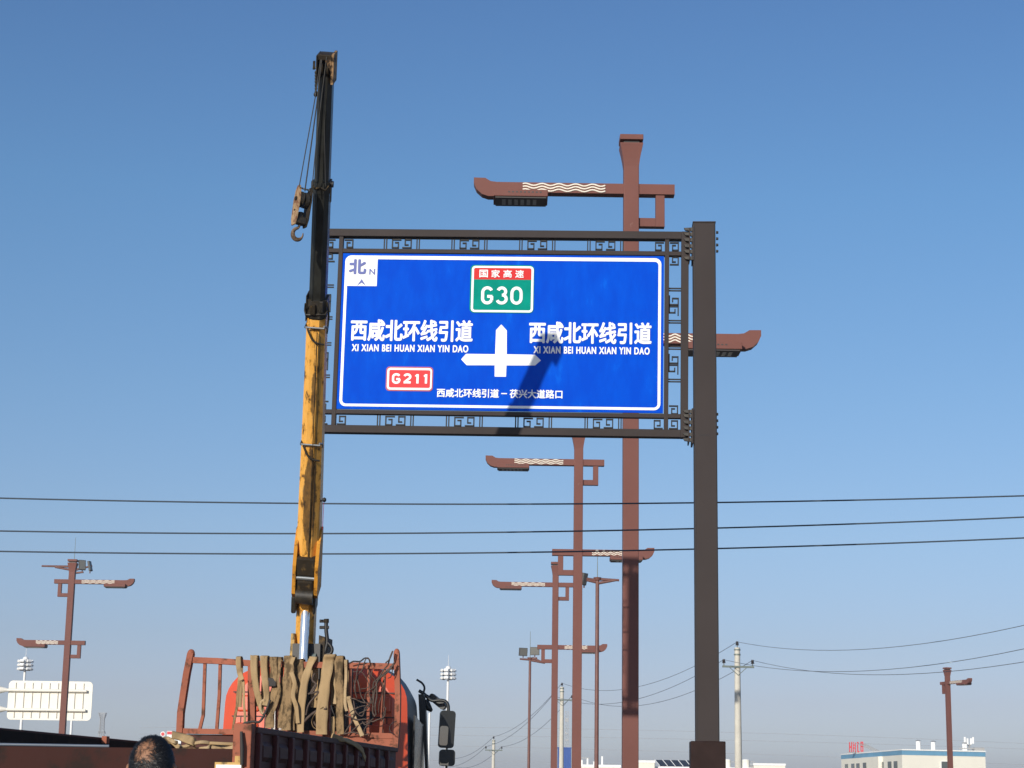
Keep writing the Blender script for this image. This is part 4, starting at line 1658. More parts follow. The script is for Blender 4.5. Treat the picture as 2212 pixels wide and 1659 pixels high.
b.build('cylinder_bracket', by)
# transverse guide rods with hose loops
b = MB()
for s_, wd_ in ((4.0, .125), (2.62, .13)):
    b = MB()
    b.tube([(-wd_, -.18, s_), (wd_, -.175, s_)], .012, 'steelpin', 8)
    b.tube([(-wd_, -.18, s_), (-wd_ - .005, .02, s_)], .012, 'black', 6)
    b.tube(spline([(-.10, -.165, s_ - .02), (-.03, -.19, s_ - .13), (.04, -.19, s_ - .17), (.13, -.16, s_ - .19)], 5), .012, 'black', 6)
    b.tube(spline([(.12, -.17, s_ + .02), (.15, -.12, s_), (.145, -.08, s_ - .05)], 4), .014, 'steelpin', 6)
    b.build('guide_rod', by)
b = MB()
b.tube([(.034, -.176, 3.95), (.033, -.185, 1.6), (.03, -.19, 1.25)], .008, 'casting', 6)
b.tube([(.075, -.165, 3.9), (.08, -.172, 1.5)], .005, 'casting', 6)
b.build('hydraulic_pipe', by)
b = MB()
b.ball((.20, -.05, 1.92), .028, 'rubber', 1, 1, 1, 8)
b.tube([(.14, -.05, 1.90), (.20, -.05, 1.92)], .012, 'rubber', 6)
b.tube([(.195, -.05, 1.90), (.19, -.05, 1.55)], .004, 'redrim', 5)
b.build('work_lamp', by)
# lower collar
b = MB()
b.loft([sec(.268, .35, 4.10), sec(.268, .35, 4.30)], 'black')
b.tube([(-.135, -.17, 4.27), (-.15, -.10, 4.17), (-.13, -.165, 4.14), (.13, -.165, 4.16), (.15, -.1, 4.19)], .012, 'black', 6)
b.box((-.07, -.195, 4.15), (.0, -.16, 4.27), 'casting', bev=.01)
b.box((.05, -.19, 4.18), (.10, -.16, 4.31), 'black', bev=.01)
b.box((-.14, -.10, 4.05), (-.128, .15, 4.34), 'black')
b.tube(spline([(.14, -.08, 4.28), (.165, -.08, 4.12), (.15, -.08, 3.92)], 4), .014, 'black', 6)
boom_part(b, 'collar')
b = MB()
b.loft([sec(.212, .29, 4.0), sec(.208, .285, 5.58)], 'boom_k')
b.tube([(-.055, -.138, 4.3), (-.055, -.135, 5.5)], .006, 'boom_k', 5)
b.tube([(.052, -.138, 4.3), (.052, -.135, 5.5)], .006, 'boom_k', 5)
boom_part(b, 'boom_extension')
b = MB()
b.loft([sec(.226, .30, 5.50), sec(.226, .30, 5.62)], 'boom_k')
b.tube([(-.10, -.14, 5.60), (-.07, -.15, 5.56), (0, -.15, 5.58), (.07, -.15, 5.55), (.11, -.13, 5.60)], .012, 'casting', 6)
b.cyl((.115, -.03, 5.60), (.155, -.03, 5.60), .035, .035, 'rubber', 10)
b.box((.115, -.05, 5.40), (.13, .02, 5.58), 'black')
b.box((-.13, -.06, 5.50), (-.112, .05, 5.62), 'black')
boom_part(b, 'collar')
b = MB()
b.loft([sec(.186, .26, 5.45), sec(.180, .25, 6.78)], 'boom_k')
b.tube([(-.05, -.124, 5.6), (-.05, -.122, 6.75)], .006, 'boom_k', 5)
boom_part(b, 'boom_extension')
b = MB()
b.box((-.108, -.18, 6.83), (-.09, .16, 7.10), 'black', bev=.006)
b.box((.085, -.18, 6.80), (.118, .16, 7.12), 'head_rust', bev=.006)
b.box((-.09, -.03, 6.80), (.085, .16, 7.10), 'black', bev=.01)
b.box((-.09, -.17, 7.05), (.085, -.02, 7.11), 'casting', bev=.01)
b.prism([(.01, 7.05), (.085, 7.08), (.085, 6.92), (.06, 6.98), (.04, 7.0)], -.185, -.16, 'head_rust')
b.tube([(-.115, -.05, 6.95), (-.165, -.05, 6.95)], .012, 'steelpin', 6)
b.box((-.16, -.07, 6.93), (-.135, -.03, 7.02), 'black')
b.v = [(p[0], p[1], p[2] - .10) for p in b.v]
bh = boom_part(b, 'boom_head')
b = MB()
for x in (-.045, .03):
    b.cyl((x - .02, -.09, 6.86), (x + .02, -.09, 6.86), .085, .085, 'casting', 20)
b.build('sheave', bh)


def Bx(px, py, y=-.25):
    """boom-local point for a measured pixel, on the plane y = const of the boom frame"""
    inv = BM.inverted()
    e, d = inv @ EYE, inv.to_3x3() @ ray(px, py)
    t = (y - e.y) / d.y
    return e + d * t


# hoist ropes and hook block
def zz(x, y):   # zoomed measurement -> photo px
    return ((1000 + x / 1.508) / 1.8228, (150 + y / 1.508) / 1.8228)


b = MB()
for pts, yy, r in ((((398, 110), (365, 345), (268, 885)), (-.16, -.20, -.34), .007), (((404, 110), (372, 400), (302, 910)), (-.16, -.20, -.30), .009),
                   (((432, 110), (404, 330), (368, 640), (345, 890)), (-.17, -.19, -.24, -.28), .007), (((430, 110), (415, 400), (425, 880)), (-.17, -.15, -.145), .005)):
    b.tube([Bx(*zz(*p), y_) for p, y_ in zip(pts, yy)], r, 'rope', 6)
b.build('hoist_rope', bh)
b = MB()
q = [Bx(*zz(366, y_), -.17) for y_ in (195, 215, 232, 250, 270, 292, 310, 335)]
for a, c in zip(q[:-1], q[1:]):
    b.tube([a, a.lerp(c, .5) + Vector((.006, 0, 0)), c], [.012, .020, .010], 'black', 7)
b.ball(q[-1], .026, 'black', 1, 1, 1, 8)
b.build('rope_anchor', bh)
# hook block frame: origin at its middle, hanging in front of the boom
hc = BM @ Bx(*zz(285, 1000), -.34)
hup = ((BM @ Bx(*zz(272, 885), -.34)) - (BM @ Bx(*zz(240, 1110), -.34)))
hm = Matrix.Translation(hc) @ Matrix.Rotation(R_(6), 4, 'Y') @ Matrix.Rotation(R_(30), 4, 'Z')
hb_ = TI @ hm
b = MB()


def cheek(x, m, w=.13):
    pts = [(-w * .55, -.40), (w * .55, -.40), (w, -.27), (w * 1.15, .12), (w * .85, .32), (w * .35, .40), (-w * .35, .40), (-w * .85, .32), (-w * 1.15, .12), (-w, -.27)]
    vs = [Vector((x - .012, y, z)) for y, z in pts] + [Vector((x + .012, y, z)) for y, z in pts]
    n = len(pts)
    fs = [list(range(n))[::-1], list(range(n, 2 * n))] + [[i, (i + 1) % n, n + (i + 1) % n, n + i] for i in range(n)]
    b.add(vs, fs, m)


cheek(-.12, 'cheek')
cheek(.12, 'casting')
for x in (-.06, .05):
    b.cyl((x - .035, 0, .13), (x + .035, 0, .13), .155, .155, 'black', 24)
b.cyl((-.16, 0, .13), (.15, 0, .13), .04, .04, 'casting', 12)
b.cyl((-.12, 0, .355), (.12, 0, .355), .018, .018, 'steelpin', 8)
b.box((-.11, -.09, -.36), (.11, .09, -.22), 'black', bev=.02)
b.cyl((0, 0, -.22), (0, 0, -.12), .065, .05, 'black', 14)
b.cyl((-.145, .0, -.1), (-.13, .0, -.1), .02, .02, 'casting', 8)
hkb = b.build('hook_block', truck)
hkb.matrix_local = hb_ @ Matrix.Scale(.57, 4)
b = MB()
path, rad = [], []
for k in range(25):
    a = R_(100 + k * 11.5)
    path.append((.0 + .115 * math.cos(a) * 1.0 - .0, 0, -.60 + .125 * math.sin(a)))
    rad.append(.030 + .020 * math.sin(math.pi * min(1, k / 20)) - (.018 * max(0, (k - 18) / 6)))
path = [(.01, 0, -.36), (.005, 0, -.43)] + path
rad = [.028, .028] + rad
hkm = MB()
hkm.tube(path, rad, 'hook', 10)
hk = hkm.build('hook', hkb)
hk.rotation_euler = (0, 0, R_(-18))
hk.scale = (.85, .85, .92)

# lift cylinder, column and hoses
b = MB()
top_ = BL @ Vector((-.0, -.26, .58))
cyl_top = T(661.5, 1292, .62)
cyl_bot = T(654.5, 1432, .50)
d_ = (cyl_top - cyl_bot).normalized()
b.cyl(cyl_bot - d_ * .5, cyl_top, .053, .053, 'chrome', 24)
lc = b.build('lift_cylinder', truck)
b = MB()
b.cyl(cyl_bot - d_ * 1.2, cyl_bot - d_ * .12, .085, .085, 'casting', 20)
b.cyl(cyl_top - d_ * .01, cyl_top + d_ * .06, .062, .075, 'black', 18)
b.build('barrel', lc)
b = MB()
for (x0, x1, y0, m_) in ((621, 634, 1368, 'palecast'), (689, 700, 1372, 'casting')):
    a0, a1 = T(x0, y0, .72), T(x1, 1430, .72)
    out = [(a0.x + (.045 if x0 < 650 else 0), a0.z), (a1.x, a0.z + (.0 if x0 < 650 else -.02)), (a1.x, 1.2), (a0.x - .02, 1.2)]
    b.prism(out, .72, 1.15, m_)
a0, a1 = T(632, 1390, .66), T(692, 1390, .66)
b.box((a0.x, .66, 1.2), (a1.x, 1.15, a0.z), 'rubber')
b.box((a0.x - .1, .75, 1.1), (a1.x + .1, 1.35, 2.5), 'yellow', bev=.02)
b.cyl((0, 1.05, 1.0), (0, 1.05, 1.3), .35, .35, 'black', 24)
p_ = T(680, 1416, .7)
b.cyl((p_.x - .02, .7, p_.z - .1), (p_.x + .03, .7, p_.z - .1), .13, .13, 'galv', 16)
p_ = T(646, 1420, .7)
b.box((p_.x - .06, .68, p_.z - .2), (p_.x + .03, .72, p_.z), 'galv')
b.build('crane_column', truck)
b = MB()
b.box((.20, .80, 2.2), (.24, 1.25, 3.10), 'casting', bev=.01)
b.box((.44, .80, 2.2), (.48, 1.25, 3.08), 'casting', bev=.01)
b.cyl((.24, 1.0, 2.86), (.44, 1.0, 2.86), .20, .20, 'black', 24)
b.box((.22, .85, 2.35), (.46, 1.15, 2.60), 'casting', bev=.02)
b.box((.16, .85, 2.2), (.52, 1.2, 2.32), 'black')
b.build('cab_shade_block', truck)  # block added to throw shade on the rear wall of the cab
b = MB()
z4 = lambda x, y: ((1050 + x / 2.2125) / 1.8228, (1900 + y / 2.212) / 1.8228)
H_ = lambda x, y, o=.75: T(*z4(x, y), o)
b.tube([H_(462, 1207), H_(530, 1207)], .019, 'darkcable', 8)
b.tube([H_(462, 1262), H_(542, 1262)], .019, 'darkcable', 8)
b.cyl(H_(521, 1188), H_(521, 1222), .03, .03, 'casting', 10)
b.tube(spline([H_(519, 1200), H_(519, 1290), H_(528, 1380), H_(515, 1450), H_(495, 1510), H_(470, 1560)], 6), .024, 'rubber', 8)
b.tube(spline([H_(532, 1395), H_(556, 1420), H_(570, 1455), H_(556, 1490), H_(520, 1500), H_(480, 1545)], 6), .022, 'rubber', 8)
b.build('hydraulic_hose', truck)

# ------------------------------------------------------------------ slings, cables and straps on the rack (things of their own)
z6 = lambda x, y: ((680 + x / 3.166) / 1.8228, (2500 + y / 3.166) / 1.8228)
z7 = lambda x, y: ((1250 + x / 3.167) / 1.8228, (2500 + y / 3.167) / 1.8228)
SL = 'webbing slings hung over the truck rack'


def sling(zf, pts, w, m, label, off=-.07, over=True, name='webbing_sling', cat='sling', group=SL, twist=None, sw=None):
    """pts: zoomed pixels of the centre line from the rail downwards"""
    P3 = [Tw(*zf(x, y), off - .012 * i * (i > 0) + random.uniform(-.03, .03) * (i > 0)) for i, (x, y) in enumerate(pts)]
    if over:
        top_ = P3[0]
        P3 = [top_ + av * (.13) - Vector((0, 0, .55)), top_ + av * .125 - Vector((0, 0, .12)), top_ + av * .09 + Vector((0, 0, .012)), top_ + av * .02 + Vector((0, 0, .018))] + P3[0:1] + P3[1:]
    P3 = spline(P3, 5)
    n = len(P3)
    # width direction, gently turning along its length
    dirs = []
    tw = twist or 0.0
    for i in range(n):
        a = tw * i / n + .28 * math.sin(i * .30 + len(label) * 1.7)
        dirs.append(tuple(rv * math.cos(a) + av * math.sin(a)))
    ws = [w * (1 + .05 * math.sin(i * .9 + len(label))) for i in range(n)]
    if sw:
        ws = [w * (1 + (sw - 1) * i / (n - 1)) for i in range(n)]
    mb = MB().ribbon(P3, dirs, ws, .007, m)
    return free_mesh(mb, name, label, cat, group)


mpp = 22.0 / FPX / 1.8228 / 3.166 * 1.02       # metres per zoomed pixel at the rack
sling(z6, [(818, 292), (822, 400), (838, 480), (862, 560)], 62 * mpp, 'web', 'short narrow khaki sling hung farthest left, knotted at its end')
sling(z6, [(840, 560), (815, 700), (800, 900), (770, 1050), (755, 1180)], 34 * mpp, 'mudweb', 'thin dark strap end trailing below the leftmost knot', -.075, False)
sling(z6, [(880, 560), (886, 700), (888, 860), (900, 1000), (895, 1130)], 30 * mpp, 'web', 'thin strap end trailing right of the leftmost knot', -.078, False)
sling(z6, [(1012, 282), (1014, 460), (1040, 660), (1082, 830), (1116, 955)], 108 * mpp, 'web', 'left half of the broad khaki sling pair joined in a V', -.08, True, twist=.3, sw=.62)
sling(z6, [(1135, 286), (1140, 450), (1155, 600), (1172, 760), (1150, 880)], 110 * mpp, 'web', 'right half of the broad khaki sling pair joined in a V', -.085, True, twist=.3, sw=.62)
sling(z6, [(1258, 298), (1262, 430), (1250, 560), (1236, 600)], 96 * mpp, 'mudweb', 'short grey brown sling ending in a dark buckle', -.075)
sling(z6, [(1290, 640), (1240, 800), (1215, 1000), (1210, 1160)], 105 * mpp, 'mudweb', 'wide drab strap hanging below the buckle', -.065, False)
sling(z6, [(1440, 285), (1452, 420), (1438, 600), (1436, 800), (1420, 1000), (1412, 1190)], 118 * mpp, 'mudweb', 'widest sling, caked in mud and hanging straight at the rack centre', -.10, True)
sling(z6, [(1375, 520), (1370, 760), (1352, 980), (1345, 1160)], 70 * mpp, 'mudweb', 'dark muddy strap behind the widest muddy sling', -.06, False)
sling(z6, [(1748, 292), (1718, 350), (1682, 450), (1642, 600), (1615, 800), (1598, 1000), (1592, 1215)], 92 * mpp, 'web', 'khaki sling slanting down to the left, right of the muddy one', -.09, True)
sling(z7, [(152, 264), (138, 330), (118, 450), (92, 620), (68, 820), (55, 1020), (50, 1240)], 138 * mpp, 'web', 'broadest clean khaki sling, just right of the crane boom', -.10, True)
sling(z7, [(275, 288), (266, 480), (278, 700), (276, 1000), (286, 1240)], 98 * mpp, 'mudweb', 'stained sling hanging straight, right of the broadest khaki one', -.085, True)
sling(z7, [(352, 335), (356, 520), (345, 700), (345, 860), (365, 950)], 36 * mpp, 'web2', 'thin pale strap hanging straight by the stained sling', -.08, True)
sling(z7, [(385, 765), (415, 900), (470, 1060), (520, 1170), (560, 1260)], 52 * mpp, 'web2', 'pale strap running diagonally down to the right rail', -.10, False)
sling(z7, [(190, 1020), (195, 1120), (190, 1250)], 46 * mpp, 'web', 'short khaki strap end beside the right middle rack post', -.05, False)
# dark bunch behind the slings
sling(z6, [(1560, 330), (1565, 600), (1550, 900), (1545, 1200)], 140 * mpp, 'mudweb', 'dark bundled sling in the shade behind the slanting khaki one', -.035, True)
sling(z6, [(1500, 310), (1500, 640), (1495, 1000), (1490, 1190)], 60 * mpp, 'mudweb', 'dark narrow sling tucked behind the muddy one', -.045, True)
sling(z6, [(1500, 300), (1470, 420), (1520, 600), (1500, 760), (1540, 900), (1560, 1100)], 52 * mpp, 'web', 'slack narrow sling snaking down between the muddy and the slanting slings', -.13, True)
sling(z6, [(1335, 300), (1330, 420), (1312, 560), (1330, 700), (1290, 860), (1240, 980)], 40 * mpp, 'mudweb', 'narrow muddy sling curling left below the rail, beside the buckle', -.10, True)
sling(z7, [(215, 300), (225, 420), (212, 560), (232, 700), (215, 860)], 38 * mpp, 'web2', 'narrow pale sling squeezed between the two broad right slings', -.06, True)
mb = MB()
P3 = spline([Tw(*z6(x, y), -.14) for x, y in ((1880, 900), (1800, 960), (1740, 1060), (1760, 1150), (1850, 1190), (1920, 1150))], 6)
mb.ribbon(P3, [tuple(av)] * len(P3), .05, .007, 'mudweb')
free_mesh(mb, 'webbing_sling', 'muddy sling curled in a low loop across the broadest khaki one', 'sling', SL)
# ring at the V
mb = MB()
mb.tube(spline([Tw(*z6(x, y), -.12) for x, y in ((1150, 815), (1110, 830), (1095, 890), (1105, 960), (1130, 985))], 5), .017, 'web2', 8)
free_mesh(mb, 'sling_eye', 'pale sewn eye where the V shaped slings meet', 'sling eye')
mb = MB()
mb.tube(spline([Tw(*z6(x, y), -.13) for x, y in ((860, 1140), (900, 1100), (1000, 1080), (1085, 1080), (1160, 960), (1215, 810))], 6), .014, 'darkcable', 8)
free_mesh(mb, 'rope', 'dark rope tied across the left middle rack post', 'rope')
mb = MB()
mb.box((-.05, -.02, -.05), (.05, .02, .05), 'darkcable', Matrix.Translation(Tw(*z6(1240, 590), -.10)), bev=.01)
free_mesh(mb, 'buckle', 'dark ratchet buckle on the short grey brown sling', 'buckle')

CG = 'loose cables tangled on the rack'
cables = [
    (((400, 355), (450, 330), (530, 330), (590, 290), (640, 300), (655, 345)), 'darkcable', .014, 'dark cable arching above the top rail'),
    (((575, 420), (590, 330), (620, 285), (650, 310), (660, 350)), 'cable', .011, 'small dark cable loop on the top rail'),
    (((530, 340), (500, 420), (480, 560), (460, 660), (490, 780)), 'cable', .012, 'cable hanging from the rail beside two thin bars'),
    (((590, 340), (560, 430), (500, 520), (520, 640), (545, 760), (600, 850)), 'cable', .013, 'cable with a bend hanging mid rack'),
    (((940, 200), (900, 300), (850, 350)), 'cable', .014, 'stiff cable end sticking up above the rail'),
    (((935, 205), (905, 280), (880, 370), (830, 430), (760, 540), (700, 600), (690, 760), (655, 860)), 'cable', .015, 'long stiff cable sweeping down from the right post'),
    (((960, 345), (900, 420), (820, 490), (750, 590), (715, 700), (700, 790), (690, 960), (720, 1020)), 'cable', .018, 'thick cable slanting from the right post to mid rack'),
    (((950, 370), (870, 470), (790, 530), (740, 600), (740, 760), (720, 880), (730, 1000)), 'cable', .016, 'second thick cable slanting beside the first'),
    (((940, 360), (935, 440), (915, 520), (880, 540)), 'cable', .010, 'short cable hook near the right post'),
    (((690, 430), (670, 500), (720, 560), (720, 640), (610, 720), (590, 800)), 'cable', .010, 'kinked thin cable in front of the red cab'),
    (((410, 790), (470, 800), (530, 830), (600, 850), (660, 850)), 'cable', .013, 'cable running level across the rear window'),
    (((450, 820), (480, 960), (560, 1010), (600, 900), (650, 870), (600, 940), (520, 980)), 'cable', .013, 'knotted cable before the rear window'),
    (((345, 1000), (420, 1030), (500, 1060), (590, 1050), (680, 1080), (740, 1060), (830, 1020), (850, 940)), 'cable', .013, 'low cable sagging toward the thin bars'),
    (((330, 1240), (380, 1160), (430, 1080), (470, 950), (500, 900)), 'cable', .015, 'cable curving up from the lower rail'),
    (((560, 1080), (600, 1120), (660, 1080), (590, 1170), (580, 1250)), 'cable', .013, 'cable end dropping to the lower rail'),
    (((985, 1075), (930, 1100), (900, 1160), (920, 1220), (970, 1250)), 'darkcable', .008, 'thin dark cable loop on the red cab corner'),
    (((840, 520), (840, 700), (830, 880), (850, 920), (820, 1000), (825, 1080)), 'cable', .010, 'thin cable dangling beside the rightmost thin bar'),
    (((455, 560), (470, 640), (480, 760)), 'cable', .009, 'short wire hanging behind the bars'),
    (((440, 460), (560, 470), (640, 640), (520, 680)), 'cable', .009, 'loose thin loop near the upper bars'),
    (((-40, 1010), (10, 960), (60, 935), (115, 920)), 'cable', .020, 'short thick cable crossing the broadest sling'),
    (((-60, 1060), (-20, 1130), (30, 1200), (80, 1245)), 'cable', .022, 'thick cable curling under the broadest sling'),
    (((170, 880), (190, 950), (220, 1020)), 'darkcable', .012, 'short dark cable by the right middle rack post'),
    (((360, 1010), (430, 950), (520, 900), (600, 880)), 'cable', .010, 'thin cable crossing the rear window upward'),
    (((420, 1210), (470, 1160), (560, 1100), (640, 1080), (700, 1040)), 'cable', .011, 'thin cable crossing below the rear window'),
    (((640, 430), (655, 560), (640, 700), (670, 820), (700, 900)), 'cable', .009, 'wire hanging down over the bar near the rail middle'),
    (((780, 560), (820, 640), (800, 760), (770, 860), (760, 980)), 'cable', .010, 'slack wire between the two rightmost bars'),
    (((340, 1235), (450, 1215), (560, 1250), (640, 1235)), 'cable', .014, 'cable lying along the lower rail'),
]
for i, (pts, m_, r, lab) in enumerate(cables):
    P3 = [Tw(*z7(x, y), -.11 - .05 * ((i * 7) % 5) / 5 - .02 * (k % 2)) for k, (x, y) in enumerate(pts)]
    free_mesh(MB().tube(spline(P3, 6), r * .60, m_, 6), 'cable', lab, 'cable', CG)
z6l = [(((1770, 480), (1740, 560), (1790, 620), (1750, 700), (1690, 740)), .011, 'thin wire coil between the slanting and the broadest sling'),
       (((1780, 620), (1720, 730), (1820, 710), (1700, 860), (1660, 1000)), .011, 'crumpled wire low between the slanting and broadest slings'),
       (((1640, 1080), (1720, 1000), (1830, 930), (1920, 900)), .016, 'cable reaching right toward the broadest sling')]
for pts, r, lab in z6l:
    free_mesh(MB().tube(spline([Tw(*z6(x, y), -.13) for x, y in pts], 6), r, 'cable', 7), 'cable', lab, 'cable', CG)


def side_pt(px, py, x_loc):
    """world point on the truck plane x = x_loc"""
    d = ray(px, py)
    p0 = O + rv * x_loc
    t = (p0 - EYE).dot(rv) / d.dot(rv)
    return EYE + d * t


# strap lying over the right dropside
pts = [side_pt(*z7(x, y), xl) for x, y, xl in ((180, 1262, 1.26), (300, 1300, 1.30), (400, 1330, 1.31), (490, 1380, 1.32), (555, 1440, 1.32), (575, 1500, 1.32), (598, 1550, 1.32))]
mb = MB().ribbon(spline(pts, 5), [tuple((Vector((0, 0, 1)) + rv * .3).normalized())] * 6 + [tuple(av)] * 25, .055, .012, 'web')
free_mesh(mb, 'strap', 'khaki strap end hanging over the ribbed right dropside', 'strap')

# slings heaped on the bed just behind the tailgate
heap = [
    (((-10, 1245), (120, 1275), (230, 1320), (280, 1350)), 95, 'web', 'flat khaki sling end lying on the heap by the tailgate'),
    (((60, 1415), (200, 1375), (330, 1340), (440, 1345), (470, 1375), (440, 1405), (330, 1420)), 38, 'web2', 'pale sling bent into an open loop on the heap'),
    (((240, 1335), (400, 1345), (600, 1355), (860, 1365)), 34, 'web', 'thin khaki strap stretched level above the tailgate'),
    (((480, 1410), (620, 1385), (740, 1400), (860, 1395)), 62, 'web2', 'pale folded sling lying right on the heap'),
    (((-90, 1330), (0, 1340), (70, 1400), (90, 1425)), 50, 'web', 'khaki sling bent over near the man'),
    (((-120, 1300), (-60, 1290), (10, 1330), (60, 1345)), 40, 'web2', 'pale sling scrap beside the man'),
    (((100, 1425), (400, 1428), (860, 1430)), 40, 'mudweb', 'muddy strap stretched along the tailgate edge'),
]
for pts, w, m_, lab in heap:
    P3 = [Tw(*z6(x, y), -LB + .35 + .04 * math.sin(k * 2.1)) for k, (x, y) in enumerate(pts)]
    P3 = spline(P3, 6)
    tt = [(P3[min(i + 1, len(P3) - 1)] - P3[max(i - 1, 0)]).normalized() for i in range(len(P3))]
    dirs = [tuple((Vector((0, 0, 1)) * .75 + av * .65).normalized()) for _ in P3]
    w_m = w * 15.8 / FPX / 1.8228 / 3.166
    free_mesh(MB().ribbon(P3, dirs, w_m * 1.15, .012, m_), 'webbing_sling', lab, 'sling', 'slings heaped behind the tailgate')

# crate under the heap so the slings rest on something (dark board load)
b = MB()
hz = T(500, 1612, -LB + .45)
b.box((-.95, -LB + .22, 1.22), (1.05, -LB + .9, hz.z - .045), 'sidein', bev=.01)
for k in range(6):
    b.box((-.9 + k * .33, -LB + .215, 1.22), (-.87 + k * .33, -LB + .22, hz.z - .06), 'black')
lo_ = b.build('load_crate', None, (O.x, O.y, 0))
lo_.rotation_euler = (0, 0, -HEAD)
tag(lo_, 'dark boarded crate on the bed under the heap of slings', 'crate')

# ------------------------------------------------------------------ the man in front
HD = 7.2
hc3 = W(328, 1657, HD)               # middle of the skull
man = thing('person', 'man with thinning black hair and a bald crown, seen from behind', 'person', (hc3.x, HD, 0))
hz3 = hc3.z


def skin_mesh():
    sk = bpy.data.meshes.new('skeleton')
    V, Ed, Rr = [], [], []

    def v(p, r):
        V.append(p)
        Rr.append(r)
        return len(V) - 1

    def ch(i, pts):
        for p, r in pts:
            j = v(p, r)
            Ed.append((i, j))
            i = j
        return i
    pel = v((0, .02, .93), (.155, .115))
    ab = ch(pel, [((0, .03, 1.10), (.145, .11))])
    chs = ch(ab, [((0, .02, 1.28), (.165, .12)), ((0, 0, 1.40), (.15, .105))])
    nk = ch(chs, [((0, -.01, 1.48), (.07, .065)), ((0, .0, hz3 - .11), (.062, .062))])
    for s_ in (-1, 1):
        sh = ch(chs, [((s_ * .17, 0, 1.40), (.065, .065))])
        hand = ch(sh, [((s_ * .225, .02, 1.24), (.052, .052)), ((s_ * .25, .03, 1.10), (.043, .043)), ((s_ * .255, .06, .95), (.037, .037)), ((s_ * .255, .10, .83), (.027, .024)), ((s_ * .252, .115, .77), (.022, .036))])
        for k, (dy, ln) in enumerate(((-.030, .07), (-.010, .082), (.010, .086), (.030, .075))):
            ch(hand, [((s_ * .252, .125 + dy, .735), (.0095, .0095)), ((s_ * .246, .132 + dy, .735 - ln * .55), (.0085, .0085)), ((s_ * .236, .135 + dy, .735 - ln), (.0075, .0075))])
        ch(hand, [((s_ * .238, .155, .775), (.011, .011)), ((s_ * .228, .17, .745), (.009, .009))])
        hip = ch(pel, [((s_ * .095, .02, .86), (.092, .092))])
        ch(hip, [((s_ * .11, .025, .66), (.078, .078)), ((s_ * .115, .03, .48), (.058, .058)), ((s_ * .12, .015, .30), (.054, .054)), ((s_ * .12, .0, .10), (.040, .040)), ((s_ * .122, .03, .045), (.042, .038)), ((s_ * .128, .15, .035), (.040, .028))])
    sk.from_pydata(V, Ed, [])
    o_ = bpy.data.objects.new('skeleton', sk)
    COL.objects.link(o_)
    md = o_.modifiers.new('skin', 'SKIN')
    for i, r in enumerate(Rr):
        sv = sk.skin_vertices[0].data[i]
        sv.radius = r
        sv.use_root = (i == 0)
    sb = o_.modifiers.new('sub', 'SUBSURF')
    sb.levels = sb.render_levels = 2
    dg = bpy.context.evaluated_depsgraph_get()
    me = bpy.data.meshes.new_from_object(o_.evaluated_get(dg))
    bpy.data.objects.remove(o_)
    return me


TB = Matrix.Translation((0, 0, hz3)) @ Matrix.Rotation(R_(14), 4, 'X')     # head tipped back a little


def skull(p):
    """unit direction -> head surface (front is +y)"""
    x, y, z = p
    r = Vector((x * .075, y * .095, z * .110))
    if z < -.1:
        k = (-.1 - z) / .9
        r.x *= 1 - .30 * k
        r.y = r.y * (1 - .22 * k) + .022 * k
    if y > .2:
        r.y *= 1 - .10 * max(0, .6 - abs(z))
    return r


body = skin_mesh()
bm = bmesh.new()
bm.from_mesh(body)
ret = bmesh.ops.create_uvsphere(bm, u_segments=48, v_segments=32, radius=1)
for v in ret['verts']:
    v.co = TB @ skull(v.co)
ret = bmesh.ops.create_cone(bm, segments=12, radius1=.016, radius2=.004, depth=.05, cap_ends=True)   # nose
for v in ret['verts']:
    v.co = TB @ (Vector((v.co.x, .098 + v.co.y * .9 - v.co.z * .2, v.co.z - .015)))
for s_ in (-1, 1):
    ret = bmesh.ops.create_uvsphere(bm, u_segments=14, v_segments=10, radius=1)   # ears
    for v in ret['verts']:
        v.co = TB @ Vector((s_ * .083 + v.co.x * .012, -.012 + v.co.y * .020, -.014 + v.co.z * .033))
    ret = bmesh.ops.create_uvsphere(bm, u_segments=14, v_segments=10, radius=.0125)   # eyes
    for v in ret['verts']:
        v.co = TB @ (v.co + Vector((s_ * .031, .082, .0)))
ret = bmesh.ops.create_uvsphere(bm, u_segments=14, v_segments=8, radius=1)   # mouth
for v in ret['verts']:
    v.co = TB @ Vector((v.co.x * .026, .082 + v.co.y * .010, -.062 + v.co.z * .009))
me = bpy.data.meshes.new('body')
bm.to_mesh(me)
bm.free()
tmp = bpy.data.objects.new('body', me)
COL.objects.link(tmp)
rm = tmp.modifiers.new('remesh', 'REMESH')
rm.mode = 'VOXEL'
rm.voxel_size = .0075
sm_ = tmp.modifiers.new('smooth', 'SMOOTH')
sm_.factor = .5
sm_.iterations = 2
dg = bpy.context.evaluated_depsgraph_get()
me2 = bpy.data.meshes.new_from_object(tmp.evaluated_get(dg))
bpy.data.objects.remove(tmp)
for p_ in me2.polygons:
    p_.use_smooth = True
me2.materials.clear()
me2.materials.append(M['skin'])
bo = bpy.data.objects.new('body', me2)
COL.objects.link(bo)
bo.parent = man
